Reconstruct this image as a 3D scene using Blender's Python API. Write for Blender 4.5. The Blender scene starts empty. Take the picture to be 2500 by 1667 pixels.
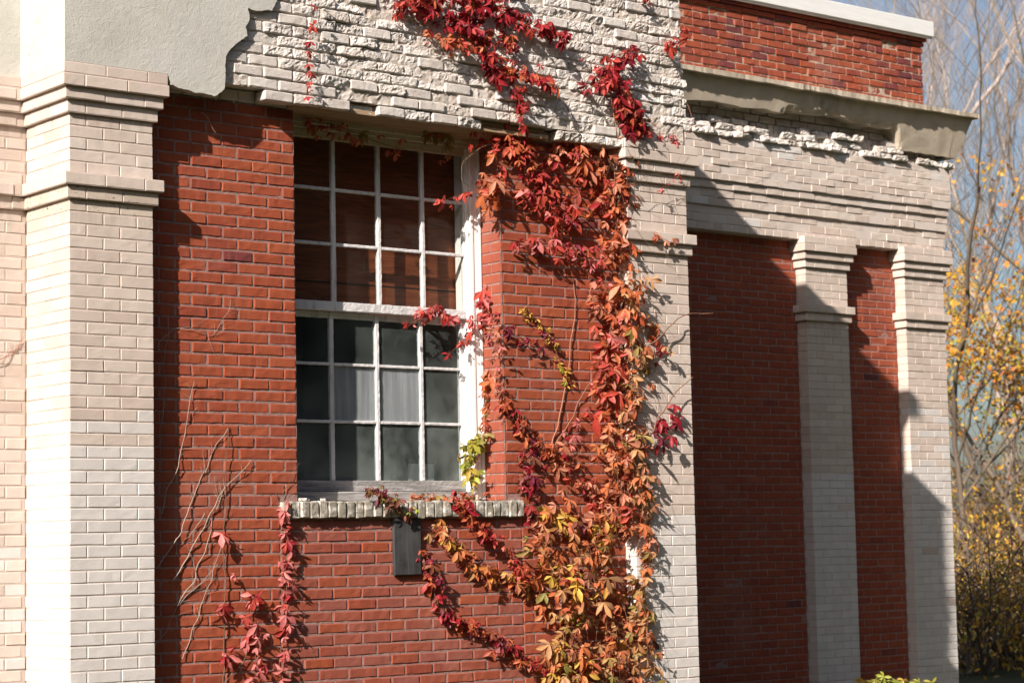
import bpy, math, random
import numpy as np
from mathutils import Matrix, Vector
rnd = random.Random(7); RN = np.random.default_rng(11)
SC = bpy.context.scene
COL = SC.collection
R = math.radians
# ------------------------------------------------------------------ camera, sky, sun, exposure
FPX = 5280.0                                   # focal length in pixels of a 2500 px wide frame
CAM = np.array([-5.597, -10.781, 1.65])
AX_R = np.array([0.778, -0.628, -0.0205]); AX_W = np.array([0.627, 0.773, 0.0946])
yaw, pit, rol = R(39.049303), R(5.425337), R(-1.175091)
_fw = np.array([math.sin(yaw)*math.cos(pit), math.cos(yaw)*math.cos(pit), math.sin(pit)])
_rt = np.array([math.cos(yaw), -math.sin(yaw), 0.0]); _up = np.cross(_rt, _fw)
AX_R = math.cos(rol)*_rt+math.sin(rol)*_up; AX_U = -math.sin(rol)*_rt+math.cos(rol)*_up; AX_W = _fw
cd = bpy.data.cameras.new('camera'); cam = bpy.data.objects.new('camera', cd); COL.objects.link(cam)
m = Matrix(((AX_R[0], AX_U[0], -AX_W[0], CAM[0]), (AX_R[1], AX_U[1], -AX_W[1], CAM[1]), (AX_R[2], AX_U[2], -AX_W[2], CAM[2]), (0, 0, 0, 1)))
cam.matrix_world = m
cd.sensor_width = 36; cd.lens = 36*FPX/2500; cd.clip_start = .1; cd.clip_end = 2000
cd.dof.use_dof = True; cd.dof.focus_distance = 13.2; cd.dof.aperture_fstop = 4.0
SC.camera = cam
SUN = Vector((-2.2, -1.0, 1.5)).normalized()   # towards the sun
el = math.asin(SUN.z)
w = bpy.data.worlds.new('World'); SC.world = w; w.use_nodes = True
nt = w.node_tree; nt.nodes.clear()
sk = nt.nodes.new('ShaderNodeTexSky'); sk.sky_type = 'NISHITA'; sk.sun_disc = False
sk.sun_elevation = el; sk.sun_rotation = math.atan2(SUN.x, SUN.y); sk.air_density = 1.0; sk.dust_density = 2.6; sk.ozone_density = 2.0
bg = nt.nodes.new('ShaderNodeBackground'); bg.inputs['Strength'].default_value = 0.066
wo = nt.nodes.new('ShaderNodeOutputWorld')
nt.links.new(sk.outputs[0], bg.inputs[0]); nt.links.new(bg.outputs[0], wo.inputs[0])
ld = bpy.data.lights.new('sun', 'SUN'); ld.energy = 5.0; ld.angle = R(0.53); ld.color = (1.0, 0.89, 0.79)
sun = bpy.data.objects.new('sun', ld); COL.objects.link(sun); sun.location = (-30, -14, 20)
sun.rotation_euler = (-SUN).to_track_quat('-Z', 'Y').to_euler()
vs = SC.view_settings; vs.view_transform = 'Standard'; vs.look = 'None'; vs.gamma = 1.0; vs.use_curve_mapping = False; vs.exposure = 0.84

# ------------------------------------------------------------------ helpers
def ray(x, y):                                  # x, y in pixels of a 2352 px wide view of the photograph
    d = AX_W*FPX+AX_R*(x*2500/2352-1250)-AX_U*(y*2500/2352-833.5)
    return d/(d@AX_W)
def at(x, y, Y):                                # the point seen there on the plane at depth Y
    d = ray(x, y); return CAM+d*((Y-CAM[1])/d[1])
def atx(x, y, X):
    d = ray(x, y); return CAM+d*((X-CAM[0])/d[0])
def atz(x, y, dist): return CAM+ray(x, y)*dist
def h3(ix, iy, iz, s=0):
    n = (ix*374761393+iy*668265263+iz*1274126177+s*974711) & 0x7fffffff
    n = ((n ^ (n >> 13))*1103515245+12345) & 0x7fffffff
    n = ((n ^ (n >> 15))*69069+1) & 0x7fffffff
    return n/0x7fffffff*2-1
def vn(p, s=0):                                 # value noise -1..1
    p = np.asarray(p, float); i = np.floor(p).astype(np.int64); f = p-i; f = f*f*(3-2*f)
    r = 0
    for a in (0, 1):
        for b in (0, 1):
            for c in (0, 1):
                wgt = (f[:, 0] if a else 1-f[:, 0])*(f[:, 1] if b else 1-f[:, 1])*(f[:, 2] if c else 1-f[:, 2])
                r = r+wgt*h3(i[:, 0]+a, i[:, 1]+b, i[:, 2]+c, s)
    return r
class MB:
    """collects quads / tris with a material index and two float attributes, builds ONE mesh object"""
    def __init__(s): s.v = []; s.f = []; s.m = []; s.t = []; s.p = []; s.c = []; s.n = 0; s.sm = []
    def add(s, V, F, mat=0, tint=0.5, paint=0.0, col=None, smooth=False):
        V = np.asarray(V, float).reshape(-1, 3); F = np.asarray(F, np.int64)
        s.v.append(V); s.f.append(F+s.n); s.m.append(np.full(len(F), mat)); s.sm.append(np.full(len(F), smooth))
        s.t.append(np.broadcast_to(np.asarray(tint, float), (len(V),))); s.p.append(np.broadcast_to(np.asarray(paint, float), (len(V),)))
        s.c.append(np.broadcast_to(np.asarray((1, 1, 1) if col is None else col, float), (len(V), 3)))
        s.n += len(V)
    def box(s, a, b, mat=0, tint=.5, paint=0., bev=0.0):
        a = np.minimum(a, b)*1.0; b = np.maximum(a, b)*1.0
        if bev > 0:
            bv = bricks(np.array([[a[0], b[0], a[1], b[1], a[2], b[2]]]), 2, 2, 2, bev, back=True)
            s.add(bv[0], bv[1], mat, tint, paint); return
        V = [(x, y, z) for x in (a[0], b[0]) for y in (a[1], b[1]) for z in (a[2], b[2])]
        s.add(V, [(0, 1, 3, 2), (4, 6, 7, 5), (0, 4, 5, 1), (2, 3, 7, 6), (0, 2, 6, 4), (1, 5, 7, 3)], mat, tint, paint)
    def quad(s, P, mat=0, tint=.5, paint=0., nu=1, nv=1, disp=None):
        P = np.asarray(P, float); u = np.linspace(0, 1, nu+1); v = np.linspace(0, 1, nv+1)
        U, W = np.meshgrid(u, v, indexing='ij'); U = U[..., None]; W = W[..., None]
        V = (P[0]*(1-U)*(1-W)+P[1]*U*(1-W)+P[2]*U*W+P[3]*(1-U)*W).reshape(-1, 3)
        if disp is not None: V = disp(V)
        I = np.arange((nu+1)*(nv+1)).reshape(nu+1, nv+1)
        F = np.stack([I[:-1, :-1], I[1:, :-1], I[1:, 1:], I[:-1, 1:]], -1).reshape(-1, 4)
        s.add(V, F, mat, tint, paint)
    def tube(s, pts, rad, sides=6, mat=0, tint=.5, col=None):
        pts = np.asarray(pts, float); n = len(pts); rad = np.broadcast_to(np.asarray(rad, float), (n,))
        d = np.gradient(pts, axis=0); d /= np.linalg.norm(d, axis=1)[:, None]+1e-9
        ref = np.array([0.31, 0.93, 0.2]); a = np.cross(d, ref); a /= np.linalg.norm(a, axis=1)[:, None]+1e-9; b = np.cross(d, a)
        th = np.arange(sides)*2*math.pi/sides
        V = pts[:, None]+rad[:, None, None]*(np.cos(th)[None, :, None]*a[:, None]+np.sin(th)[None, :, None]*b[:, None])
        I = np.arange(n*sides).reshape(n, sides); J = np.roll(I, -1, axis=1)
        F = np.stack([I[:-1], J[:-1], J[1:], I[1:]], -1).reshape(-1, 4)
        s.add(V.reshape(-1, 3), F, mat, tint, 0., col, True)
    def build(s, name, mats, parent=None, cols=False):
        me = bpy.data.meshes.new(name)
        V = np.concatenate(s.v).astype(np.float32)
        q = [f for f in s.f]; ln = np.concatenate([np.full(len(f), f.shape[1]) for f in q])
        loops = np.concatenate([f.ravel() for f in q]).astype(np.int32)
        me.vertices.add(len(V)); me.vertices.foreach_set('co', V.ravel())
        me.loops.add(len(loops)); me.loops.foreach_set('vertex_index', loops)
        me.polygons.add(len(ln)); st = np.concatenate([[0], np.cumsum(ln)[:-1]]).astype(np.int32)
        me.polygons.foreach_set('loop_start', st); me.polygons.foreach_set('loop_total', ln.astype(np.int32))
        me.polygons.foreach_set('material_index', np.concatenate(s.m).astype(np.int32))
        me.polygons.foreach_set('use_smooth', np.concatenate(s.sm))
        if cols:
            at_ = me.attributes.new('col', 'FLOAT_VECTOR', 'POINT'); at_.data.foreach_set('vector', np.concatenate(s.c).astype(np.float32).ravel())
        else:
            for nm, dt in (('tint', s.t), ('paint', s.p)):
                at_ = me.attributes.new(nm, 'FLOAT', 'POINT'); at_.data.foreach_set('value', np.concatenate(dt).astype(np.float32))
        me.update(calc_edges=True); me.validate()
        for mt in (mats if isinstance(mats, (list, tuple)) else [mats]): me.materials.append(mt)
        o = bpy.data.objects.new(name, me); COL.objects.link(o)
        if parent is not None: o.parent = parent; o.matrix_parent_inverse = parent_inv(parent)
        return o
def parent_inv(p):
    return Matrix.Translation(p.location).inverted() if p.type == 'EMPTY' else Matrix.Identity(4)
def thing(name, label, cat, loc=(0, 0, 0), group=None):
    o = bpy.data.objects.new(name, None); COL.objects.link(o); o.location = loc; o.empty_display_size = .2
    return tag(o, label, cat, group)
def tag(o, label, cat, group=None, kind=None):
    if label: o['label'] = label
    if cat: o['category'] = cat
    if group: o['group'] = group
    if kind: o['kind'] = kind
    return o

_T = {}
def template(nu, nv, nw, back):
    k = (nu, nv, nw, back)
    if k in _T: return _T[k]
    def axis(n):                                # grid lines: 0, b, ..., L-b, L  (n cells between the bevels)
        a = [0.]+[t for t in np.linspace(0, 1, n+1)]+[1.]; c = [0.]+[1-2*t for t in np.linspace(0, 1, n+1)]+[0.]
        return a, c
    A = [axis(n) for n in (nu, nv, nw)]; N = [len(a[0]) for a in A]
    idx = {}; ac = []; ed = []
    def vid(i, j, k2):
        key = (i, j, k2)
        if key not in idx:
            idx[key] = len(ac); e = [(-1 if q == 0 else 1 if q == n-1 else 0) for q, n in zip(key, N)]
            if not back and e[1] == 1: e[1] = 0
            row = []
            two = sum(1 for x in e if x) >= 2
            for ax in range(3):
                a, c = A[ax][0][key[ax]], A[ax][1][key[ax]]
                if two and e[ax]: c += -e[ax]*.42
                row.append((a, c))
            ac.append(row)
        return idx[key]
    F = []
    a, b, c = N
    for i in range(a-1):
        for k2 in range(c-1):
            F.append((vid(i, 0, k2), vid(i+1, 0, k2), vid(i+1, 0, k2+1), vid(i, 0, k2+1)))
            if back: F.append((vid(i, b-1, k2), vid(i, b-1, k2+1), vid(i+1, b-1, k2+1), vid(i+1, b-1, k2)))
    for j in range(b-1):
        for k2 in range(c-1):
            F.append((vid(0, j, k2), vid(0, j, k2+1), vid(0, j+1, k2+1), vid(0, j+1, k2)))
            F.append((vid(a-1, j, k2), vid(a-1, j+1, k2), vid(a-1, j+1, k2+1), vid(a-1, j, k2+1)))
        for i in range(a-1):
            F.append((vid(i, j, 0), vid(i, j+1, 0), vid(i+1, j+1, 0), vid(i+1, j, 0)))
            F.append((vid(i, j, c-1), vid(i+1, j, c-1), vid(i+1, j+1, c-1), vid(i, j+1, c-1)))
    _T[k] = (np.array(ac), np.array(F)); return _T[k]
def bricks(B, nu, nv, nw, bev, back=False):
    """B (N,6): x0,x1,y0,y1,z0,z1 ; returns verts (N*k,3), faces, k"""
    ac, F = template(nu, nv, nw, back); k = len(ac); N = len(B)
    V = np.zeros((N, k, 3))
    for ax in range(3):
        L = (B[:, 2*ax+1]-B[:, 2*ax])[:, None]
        b = np.minimum(bev, L*.3)
        V[:, :, ax] = B[:, 2*ax][:, None]+ac[None, :, ax, 0]*L+ac[None, :, ax, 1]*b
    FF = (F[None]+(np.arange(N)*k)[:, None, None]).reshape(-1, 4)
    return V.reshape(-1, 3), FF, k
def put_bricks(mb, B, tint, paint, res=(2, 1, 2), bev=.004, amp=.0012, freq=25., mat=0, rough=None, frame=None):
    B = np.array(B, float)
    if len(B) == 0: return
    N = len(B)
    V, F, k = bricks(B, *res, bev)
    if amp: V = V+amp*np.stack([vn(V*freq, 1), vn(V*freq, 2), vn(V*freq, 3)], -1)
    if rough is not None:                       # broken faces: push the front in by ragged noise, per brick offset and slope
        ctr = np.repeat(np.stack([(B[:, 0]+B[:, 1])/2, (B[:, 4]+B[:, 5])/2], -1), k, 0)
        half = np.repeat(np.stack([(B[:, 1]-B[:, 0])/2, (B[:, 5]-B[:, 4])/2], -1), k, 0)
        fr = V[:, 1]-np.repeat(B[:, 2], k); dep = np.clip(1-fr/.03, 0, 1)
        rg = np.repeat(rough, k)
        sl = np.repeat(RN.normal(0, 1, (N, 2)), k, 0)
        s_ = ((V[:, [0, 2]]-ctr)/half*sl).sum(1)
        edge_ = (np.abs((V[:, [0, 2]]-ctr)/half).max(1)**6)
        rid = 1-np.abs(vn(V*np.array([14, 14, 20.]), 5)); n2 = vn(V*45, 6); n3 = vn(V*110, 7)
        V[:, 1] += dep*rg*(.0045*s_+.006*(rid-.5)+.0042*n2+.004*n3)+dep*np.where(rg > .5, 1, .25)*.004*edge_
        V[:, 2] += rg*.0035*vn(V*30, 8); V[:, 0] += rg*.005*vn(V*25, 9)
    if frame is not None: V = frame(V)
    mb.add(V, F, mat, np.repeat(np.broadcast_to(tint, (N,)), k), np.repeat(np.broadcast_to(paint, (N,)), k))
def course_bricks(x0, x1, z0, z1, y, dep, L=.2085, H=.0687, j=.0095, off=0., zorg=None, yj=.0015, half=.5, edge_j=True):
    """running bond bricks on a wall facing -Y ; rows anchored at zorg"""
    out = []; zorg = z1 if zorg is None else zorg
    k0 = int(math.floor((zorg-z1)/H+.5)); k1 = int(math.ceil((zorg-z0)/H-.01))
    for k in range(k0, k1):
        zt = zorg-k*H-j/2; zb = zorg-(k+1)*H+j/2
        zt = min(zt, z1); zb = max(zb, z0)
        if zt-zb < .02: continue
        x = x0-(0 if k % 2 == 0 else half*L)-off
        while x < x1:
            a = max(x+j/2, x0) if edge_j else x+j/2; b = min(x+L-j/2, x1)
            if a > x0+.001 and a-x0 < .02: pass
            if b-a > .025:
                jj = rnd.gauss(0, yj)
                out.append((a+rnd.gauss(0, .001), b+rnd.gauss(0, .001), y+jj, y+dep, zb+rnd.gauss(0, .0009), zt+rnd.gauss(0, .0009)))
            x += L
    return np.array(out) if out else np.zeros((0, 6))
# ------------------------------------------------------------------ materials
def mat(name, build):
    m_ = bpy.data.materials.new(name); m_.use_nodes = True; t = m_.node_tree; t.nodes.clear()
    out = t.nodes.new('ShaderNodeOutputMaterial')
    class G:
        def n(s, ty, **kw):
            nd = t.nodes.new('ShaderNode'+ty)
            for k_, v_ in kw.items(): setattr(nd, k_, v_)
            return nd
        def l(s, a, b): t.links.new(a, b)
        def tex(s): 
            if not hasattr(s, '_tc'): s._tc = s.n('TexCoord')
            return s._tc.outputs['Object']
        def map(s, sc):
            mp = s.n('Mapping'); mp.inputs['Scale'].default_value = sc; s.l(s.tex(), mp.inputs[0]); return mp.outputs[0]
        def noise(s, scale, detail=4, rough=.55, vec=None, dist=0.):
            nz = s.n('TexNoise'); nz.inputs['Scale'].default_value = scale; nz.inputs['Detail'].default_value = detail; nz.inputs['Roughness'].default_value = rough; nz.inputs['Distortion'].default_value = dist
            s.l(vec or s.tex(), nz.inputs['Vector']); return nz.outputs['Fac']
        def attr(s, nm, o='Fac'):
            a = s.n('Attribute'); a.attribute_name = nm; return a.outputs[o]
        def ramp(s, fac, st):
            r = s.n('ValToRGB'); e = r.color_ramp.elements
            while len(e) < len(st): e.new(.5)
            for q, (p_, c_) in zip(e, st): q.position = p_; q.color = (*c_, 1) if isinstance(c_, tuple) else (c_, c_, c_, 1)
            s.l(fac, r.inputs[0]); return r.outputs[0]
        def mix(s, fac, a, b, bt='MIX'):
            x = s.n('MixRGB', blend_type=bt)
            for i_, q in ((0, fac), (1, a), (2, b)):
                if isinstance(q, (int, float)): x.inputs[i_].default_value = q if i_ == 0 else (q, q, q, 1)
                elif isinstance(q, tuple): x.inputs[i_].default_value = (*q, 1)
                else: s.l(q, x.inputs[i_])
            return x.outputs[0]
        def math(s, op, a, b=0.):
            x = s.n('Math', operation=op)
            for i_, q in ((0, a), (1, b)):
                if isinstance(q, (int, float)): x.inputs[i_].default_value = q
                else: s.l(q, x.inputs[i_])
            return x.outputs[0]
        def z(s):
            sp = s.n('SeparateXYZ'); s.l(s.tex(), sp.inputs[0]); return sp.outputs
        def bump(s, hgt, st, dist=.01, nrm=None):
            b = s.n('Bump'); b.inputs['Strength'].default_value = st; b.inputs['Distance'].default_value = dist; s.l(hgt, b.inputs['Height'])
            if nrm is not None: s.l(nrm, b.inputs['Normal'])
            return b.outputs[0]
        def pbr(s, col, rough=.85, nrm=None, spec=.25, **kw):
            p = s.n('BsdfPrincipled')
            if isinstance(col, tuple): p.inputs['Base Color'].default_value = (*col, 1)
            else: s.l(col, p.inputs['Base Color'])
            if isinstance(rough, (int, float)): p.inputs['Roughness'].default_value = rough
            else: s.l(rough, p.inputs['Roughness'])
            p.inputs['Specular IOR Level'].default_value = spec
            if nrm is not None: s.l(nrm, p.inputs['Normal'])
            for k_, v_ in kw.items(): p.inputs[k_].default_value = v_
            return p.outputs[0]
        def out(s, sh): s.l(sh, out.inputs[0])
    build(G()); return m_
def b_red(g):
    c = g.ramp(g.attr('tint'), [(0., (.09, .030, .038)), (.12, (.16, .040, .042)), (.3, (.245, .054, .032)), (.62, (.30, .067, .031)), (1., (.335, .084, .037))])
    c = g.mix(g.attr('paint'), c, (.27, .092, .072))
    c = g.mix(.55, c, g.ramp(g.noise(14, 5), [(.25, .74), (.7, 1.13)]), 'MULTIPLY')
    str_ = g.ramp(g.noise(1., 3, .5, g.map((38, 38, 3))), [(.52, 0.), (.75, .30)])
    c = g.mix(str_, c, (.36, .14, .10))
    c = g.mix(g.ramp(g.noise(420, 2, .5), [(.70, 0.), (.76, .7)]), c, (.55, .40, .32))
    c = g.mix(g.ramp(g.noise(160, 3, .6), [(.27, .75), (.36, 0.)]), c, (.09, .02, .015))
    c = g.mix(g.ramp(g.noise(1.3, 4, .6), [(.56, 0.), (.75, .28)]), c, (.44, .27, .22))
    c = g.mix(g.ramp(g.noise(1., 4, .6, g.map((7, 7, .9))), [(.60, 0.), (.78, .35)]), c, (.13, .04, .03))
    hgt = g.mix(.5, g.noise(70, 5, .65), g.noise(260, 3, .6))
    g.out(g.pbr(c, .9, g.bump(hgt, .55, .006), .2))
RED = mat('red_brick', b_red)
def b_mort(g):
    c = g.ramp(g.noise(30, 5, .7), [(.25, (.20, .11, .095)), (.55, (.33, .20, .18)), (.8, (.42, .29, .26))])
    g.out(g.pbr(c, .95, g.bump(g.noise(180, 5, .7), .9, .008), .1))
MORT = mat('pink_grey_mortar', b_mort)
def b_mort2(g):
    c = g.ramp(g.noise(25, 5, .7), [(.25, (.24, .17, .12)), (.55, (.46, .37, .29)), (.8, (.60, .52, .43))])
    g.out(g.pbr(c, .95, g.bump(g.noise(160, 5, .7), .9, .01), .1))
MORT2 = mat('buff_mortar', b_mort2)
def b_mort3(g):
    c = g.ramp(g.noise(22, 5, .7), [(.25, (.36, .29, .235)), (.5, (.58, .525, .47)), (.8, (.68, .645, .61))])
    g.out(g.pbr(c, .95, g.bump(g.noise(130, 5, .7), .9, .01), .1))
MORT3 = mat('pale_frieze_mortar', b_mort3)
def b_white(g):
    bei = g.ramp(g.attr('tint'), [(0., (.505, .42, .365)), (.5, (.58, .498, .44)), (1., (.625, .55, .495))])
    c = g.mix(g.attr('paint'), bei, g.ramp(g.attr('tint'), [(0., (.585, .555, .53)), (1., (.645, .618, .597))]))
    c = g.mix(.35, c, g.ramp(g.noise(9, 5, .6), [(.25, .72), (.65, 1.08)]), 'MULTIPLY')
    c = g.mix(g.ramp(g.noise(1., 4, .6, g.map((30, 30, 2.2))), [(.6, 0.), (.85, .22)]), c, (.36, .30, .24))
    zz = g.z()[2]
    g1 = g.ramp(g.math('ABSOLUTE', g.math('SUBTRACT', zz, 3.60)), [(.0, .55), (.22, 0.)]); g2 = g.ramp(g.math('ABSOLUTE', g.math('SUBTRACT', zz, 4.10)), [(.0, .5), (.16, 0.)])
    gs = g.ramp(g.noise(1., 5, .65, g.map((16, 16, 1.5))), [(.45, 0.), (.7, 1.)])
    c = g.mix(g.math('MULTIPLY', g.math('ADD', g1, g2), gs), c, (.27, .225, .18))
    c = g.mix(g.ramp(g.noise(6, 6, .75), [(.68, 0.), (.72, .5)]), c, (.66, .63, .59))
    c = g.mix(g.ramp(g.noise(230, 3, .6), [(.24, .8), (.31, 0.)]), c, (.17, .14, .11))
    hgt = g.mix(.5, g.noise(75, 4, .6), g.noise(300, 3, .6))
    g.out(g.pbr(c, .78, g.bump(hgt, .5, .005), .3))
WHITE = mat('painted_brick', b_white)
def b_peel(g):                                  # painted brick with black peeling spots
    bei = g.ramp(g.attr('tint'), [(0., (.46, .385, .32)), (1., (.58, .50, .42))])
    c = g.mix(.35, bei, g.ramp(g.noise(9, 5, .6), [(.25, .7), (.65, 1.08)]), 'MULTIPLY')
    c = g.mix(g.ramp(g.noise(48, 5, .65, None, .6), [(.62, 0.), (.645, 1.)]), c, (.035, .03, .025))
    g.out(g.pbr(c, .8, g.bump(g.noise(75, 4, .6), .4, .004), .3))
PEEL = mat('peeling_painted_brick', b_peel)
def b_rough(g):
    c = g.ramp(g.attr('tint'), [(0., (.50, .445, .40)), (.45, (.61, .565, .525)), (1., (.68, .65, .62))])
    c = g.mix(.6, c, g.ramp(g.noise(16, 6, .65), [(.25, .66), (.65, 1.14)]), 'MULTIPLY')
    c = g.mix(g.ramp(g.noise(34, 5, .7), [(.6, 0.), (.72, .55)]), c, (.70, .68, .65))
    c = g.mix(g.ramp(g.noise(21, 4, .7), [(.26, .5), (.36, 0.)]), c, (.33, .235, .17))
    hgt = g.mix(.5, g.noise(55, 6, .7), g.noise(200, 4, .7))
    g.out(g.pbr(c, .93, g.bump(hgt, .9, .012), .15))
ROUGH = mat('broken_brick', b_rough)
def b_stucco(g):
    c = g.ramp(g.noise(3.2, 6, .6), [(.25, (.44, .43, .39)), (.5, (.505, .50, .46)), (.75, (.54, .535, .505))])
    c = g.mix(g.ramp(g.noise(1.6, 4, .6, g.map((1, 1, .7))), [(.5, 0.), (.72, .6)]), c, (.43, .44, .43))
    vo = g.n('TexVoronoi', feature='DISTANCE_TO_EDGE'); vo.inputs['Scale'].default_value = 2.1
    wv = g.n('VectorMath', operation='ADD'); nzc = g.n('TexNoise'); nzc.inputs['Scale'].default_value = 4.; g.l(g.tex(), nzc.inputs['Vector'])
    g.l(g.tex(), wv.inputs[0]); g.l(nzc.outputs['Color'], wv.inputs[1]); g.l(wv.outputs[0], vo.inputs['Vector'])
    crack = g.ramp(vo.outputs['Distance'], [(.0, 1.), (.006, 0.)])
    gate = g.ramp(g.noise(1.7, 3), [(.56, 0.), (.60, .85)])
    c = g.mix(g.math('MULTIPLY', crack, gate), c, (.16, .14, .12))
    hgt = g.mix(.4, g.noise(16, 5, .6, None, 1.2), g.noise(150, 3, .6))
    g.out(g.pbr(c, .85, g.bump(hgt, .5, .012), .25))
STUCCO = mat('grey_stucco', b_stucco)
def b_conc(g):
    c = g.ramp(g.noise(5, 6, .65), [(.25, (.42, .355, .275)), (.5, (.56, .485, .385)), (.78, (.64, .575, .475))])
    c = g.mix(g.ramp(g.noise(1., 4, .65, g.map((2.2, 2.2, 1.2))), [(.60, 0.), (.78, .7)]), c, (.09, .085, .07))
    hgt = g.mix(.5, g.noise(24, 6, .7), g.noise(150, 3, .7))
    g.out(g.pbr(c, .92, g.bump(hgt, .7, .012), .15))
CONC = mat('stained_concrete', b_conc)
def b_paintw(base, dirt, amt):
    def f(g):
        n_ = g.noise(1., 5, .65, g.map((26, 26, 5)))
        c = g.mix(g.ramp(n_, [(.60-amt*.25, 0.), (.72, .75)]), base, dirt)
        c = g.mix(g.ramp(g.noise(60, 4, .7), [(.66, 0.), (.70, .8)]), c, (.10, .09, .085))
        g.out(g.pbr(c, .6, g.bump(g.mix(.5, n_, g.noise(120, 4, .7)), .5, .004), .35))
    return f
WPAINT = mat('white_window_paint', b_paintw((.85, .85, .84), (.70, .69, .67), .0))
OPAINT = mat('weathered_sash_paint', b_paintw((.66, .66, .67), (.34, .33, .33), .45))
CREAM = mat('cream_head_paint', b_paintw((.50, .46, .35), (.30, .27, .19), .3))
def b_sillw(g):
    n_ = g.noise(1., 6, .7, g.map((4, 60, 60)), .4)
    c = g.ramp(n_, [(.3, (.13, .125, .12)), (.5, (.30, .29, .285)), (.7, (.55, .54, .53))])
    g.out(g.pbr(c, .8, g.bump(n_, .6, .004), .2))
GREYWOOD = mat('grey_weathered_rail', b_sillw)
def b_black(g):
    n_ = g.noise(1., 6, .7, g.map((60, 60, 2.2)), 1.6)
    c = g.ramp(n_, [(.3, (.014, .014, .015)), (.5, (.034, .035, .037)), (.75, (.075, .078, .082))])
    c = g.mix(g.ramp(g.noise(7, 4), [(.4, 0.), (.7, .5)]), c, (.09, .09, .092))
    g.out(g.pbr(c, .75, g.bump(n_, .5, .002), .3))
BLACKW = mat('charred_grey_wood', b_black)
def b_tan(g):
    n_ = g.noise(1., 6, .7, g.map((3, 60, 60)), .4)
    c = g.ramp(n_, [(.3, (.16, .10, .055)), (.5, (.30, .20, .115)), (.7, (.42, .33, .23))])
    g.out(g.pbr(c, .85, g.bump(n_, .6, .004), .2))
TANW = mat('bare_lintel_wood', b_tan)
def b_ply(g):
    n_ = g.noise(1., 5, .55, g.map((3.2, 1, 30)), 1.6)
    c = g.ramp(n_, [(.3, (.13, .033, .012)), (.5, (.22, .056, .020)), (.7, (.30, .088, .034))])
    zz = g.z()[2]
    c = g.mix(g.ramp(g.math('ABSOLUTE', g.math('SUBTRACT', zz, 3.335)), [(.004, 1.), (.008, 0.)]), c, (.02, .008, .004))
    g.out(g.pbr(c, .6, None, .3))
PLY = mat('plywood_sheet', b_ply)
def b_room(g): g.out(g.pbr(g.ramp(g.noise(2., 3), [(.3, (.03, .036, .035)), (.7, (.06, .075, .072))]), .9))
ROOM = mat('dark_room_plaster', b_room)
def b_plastic(g):
    n_ = g.noise(1., 5, .6, g.map((30, 30, 1.6)))
    c = g.ramp(n_, [(.3, (.30, .285, .33)), (.55, (.44, .425, .48)), (.75, (.62, .61, .66))])
    c = g.mix(g.ramp(g.noise(90, 4, .7), [(.62, 0.), (.72, .5)]), c, (.6, .6, .63))
    g.out(g.pbr(c, .5, None, .4))
PLASTIC = mat('lavender_plastic_sheet', b_plastic)
def b_glass(g):
    tr = g.n('BsdfTransparent'); tr.inputs[0].default_value = (.84, .88, .87, 1)
    gl = g.n('BsdfGlossy'); gl.inputs['Roughness'].default_value = .02; gl.inputs[0].default_value = (.9, .95, .95, 1)
    nb = g.noise(2.2, 2); b = g.bump(nb, .05, .05); g.l(b, gl.inputs['Normal'])
    fr = g.n('Fresnel'); fr.inputs['IOR'].default_value = 1.5
    m1 = g.n('MixShader'); g.l(g.math('MULTIPLY', fr.outputs[0], .3), m1.inputs[0]); g.l(tr.outputs[0], m1.inputs[1]); g.l(gl.outputs[0], m1.inputs[2])
    df = g.n('BsdfDiffuse'); df.inputs[0].default_value = (.42, .50, .48, 1)
    film = g.math('MULTIPLY', g.ramp(g.noise(2.4, 5, .65), [(.32, .06), (.72, .46)]), g.ramp(g.math('MULTIPLY', g.math('SUBTRACT', g.z()[2], 2.0), .8), [(.1, 1.), (.75, .35)]))
    streak = g.ramp(g.noise(1., 6, .7, g.map((34, 34, 7)), 1.4), [(.58, 0.), (.82, .16)])
    sc_ = g.n('TexNoise'); sc_.inputs['Scale'].default_value = 9; sc_.inputs['Distortion'].default_value = 3.; sc_.inputs['Detail'].default_value = 2; g.l(g.tex(), sc_.inputs['Vector'])
    scr = g.ramp(g.math('ABSOLUTE', g.math('SUBTRACT', sc_.outputs['Fac'], .5)), [(.0, .22), (.006, 0.)])
    scr = g.math('MULTIPLY', scr, g.ramp(g.noise(4.4, 2), [(.55, 0.), (.62, 1.)]))
    spk = g.ramp(g.noise(120, 2, .5), [(.74, 0.), (.78, .5)])
    f = g.math('ADD', g.math('ADD', film, streak), g.math('ADD', scr, spk))
    f = g.math('MULTIPLY', f, g.attr('paint'))
    m2 = g.n('MixShader'); g.l(f, m2.inputs[0]); g.l(m1.outputs[0], m2.inputs[1]); g.l(df.outputs[0], m2.inputs[2])
    g.out(m2.outputs[0])
GLASS = mat('dirty_window_glass', b_glass)
def b_sill(g):
    c = g.ramp(g.noise(17, 6, .7), [(.30, (.17, .155, .125)), (.52, (.30, .275, .23)), (.585, (.56, .535, .50)), (.8, (.66, .645, .62))])
    c = g.mix(g.attr('paint'), c, (.50, .47, .43))
    g.out(g.pbr(c, .85, g.bump(g.mix(.5, g.noise(17, 6, .7), g.noise(140, 4, .7)), .7, .007), .2))
SILL = mat('flaking_sill_brick', b_sill)
def b_metal(g):
    c = g.ramp(g.noise(1., 4, .5, g.map((6, 6, 40))), [(.3, (.72, .745, .75)), (.7, (.80, .815, .81))])
    g.out(g.pbr(c, .45, None, .4))
COPING = mat('white_coping_metal', b_metal)
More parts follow.
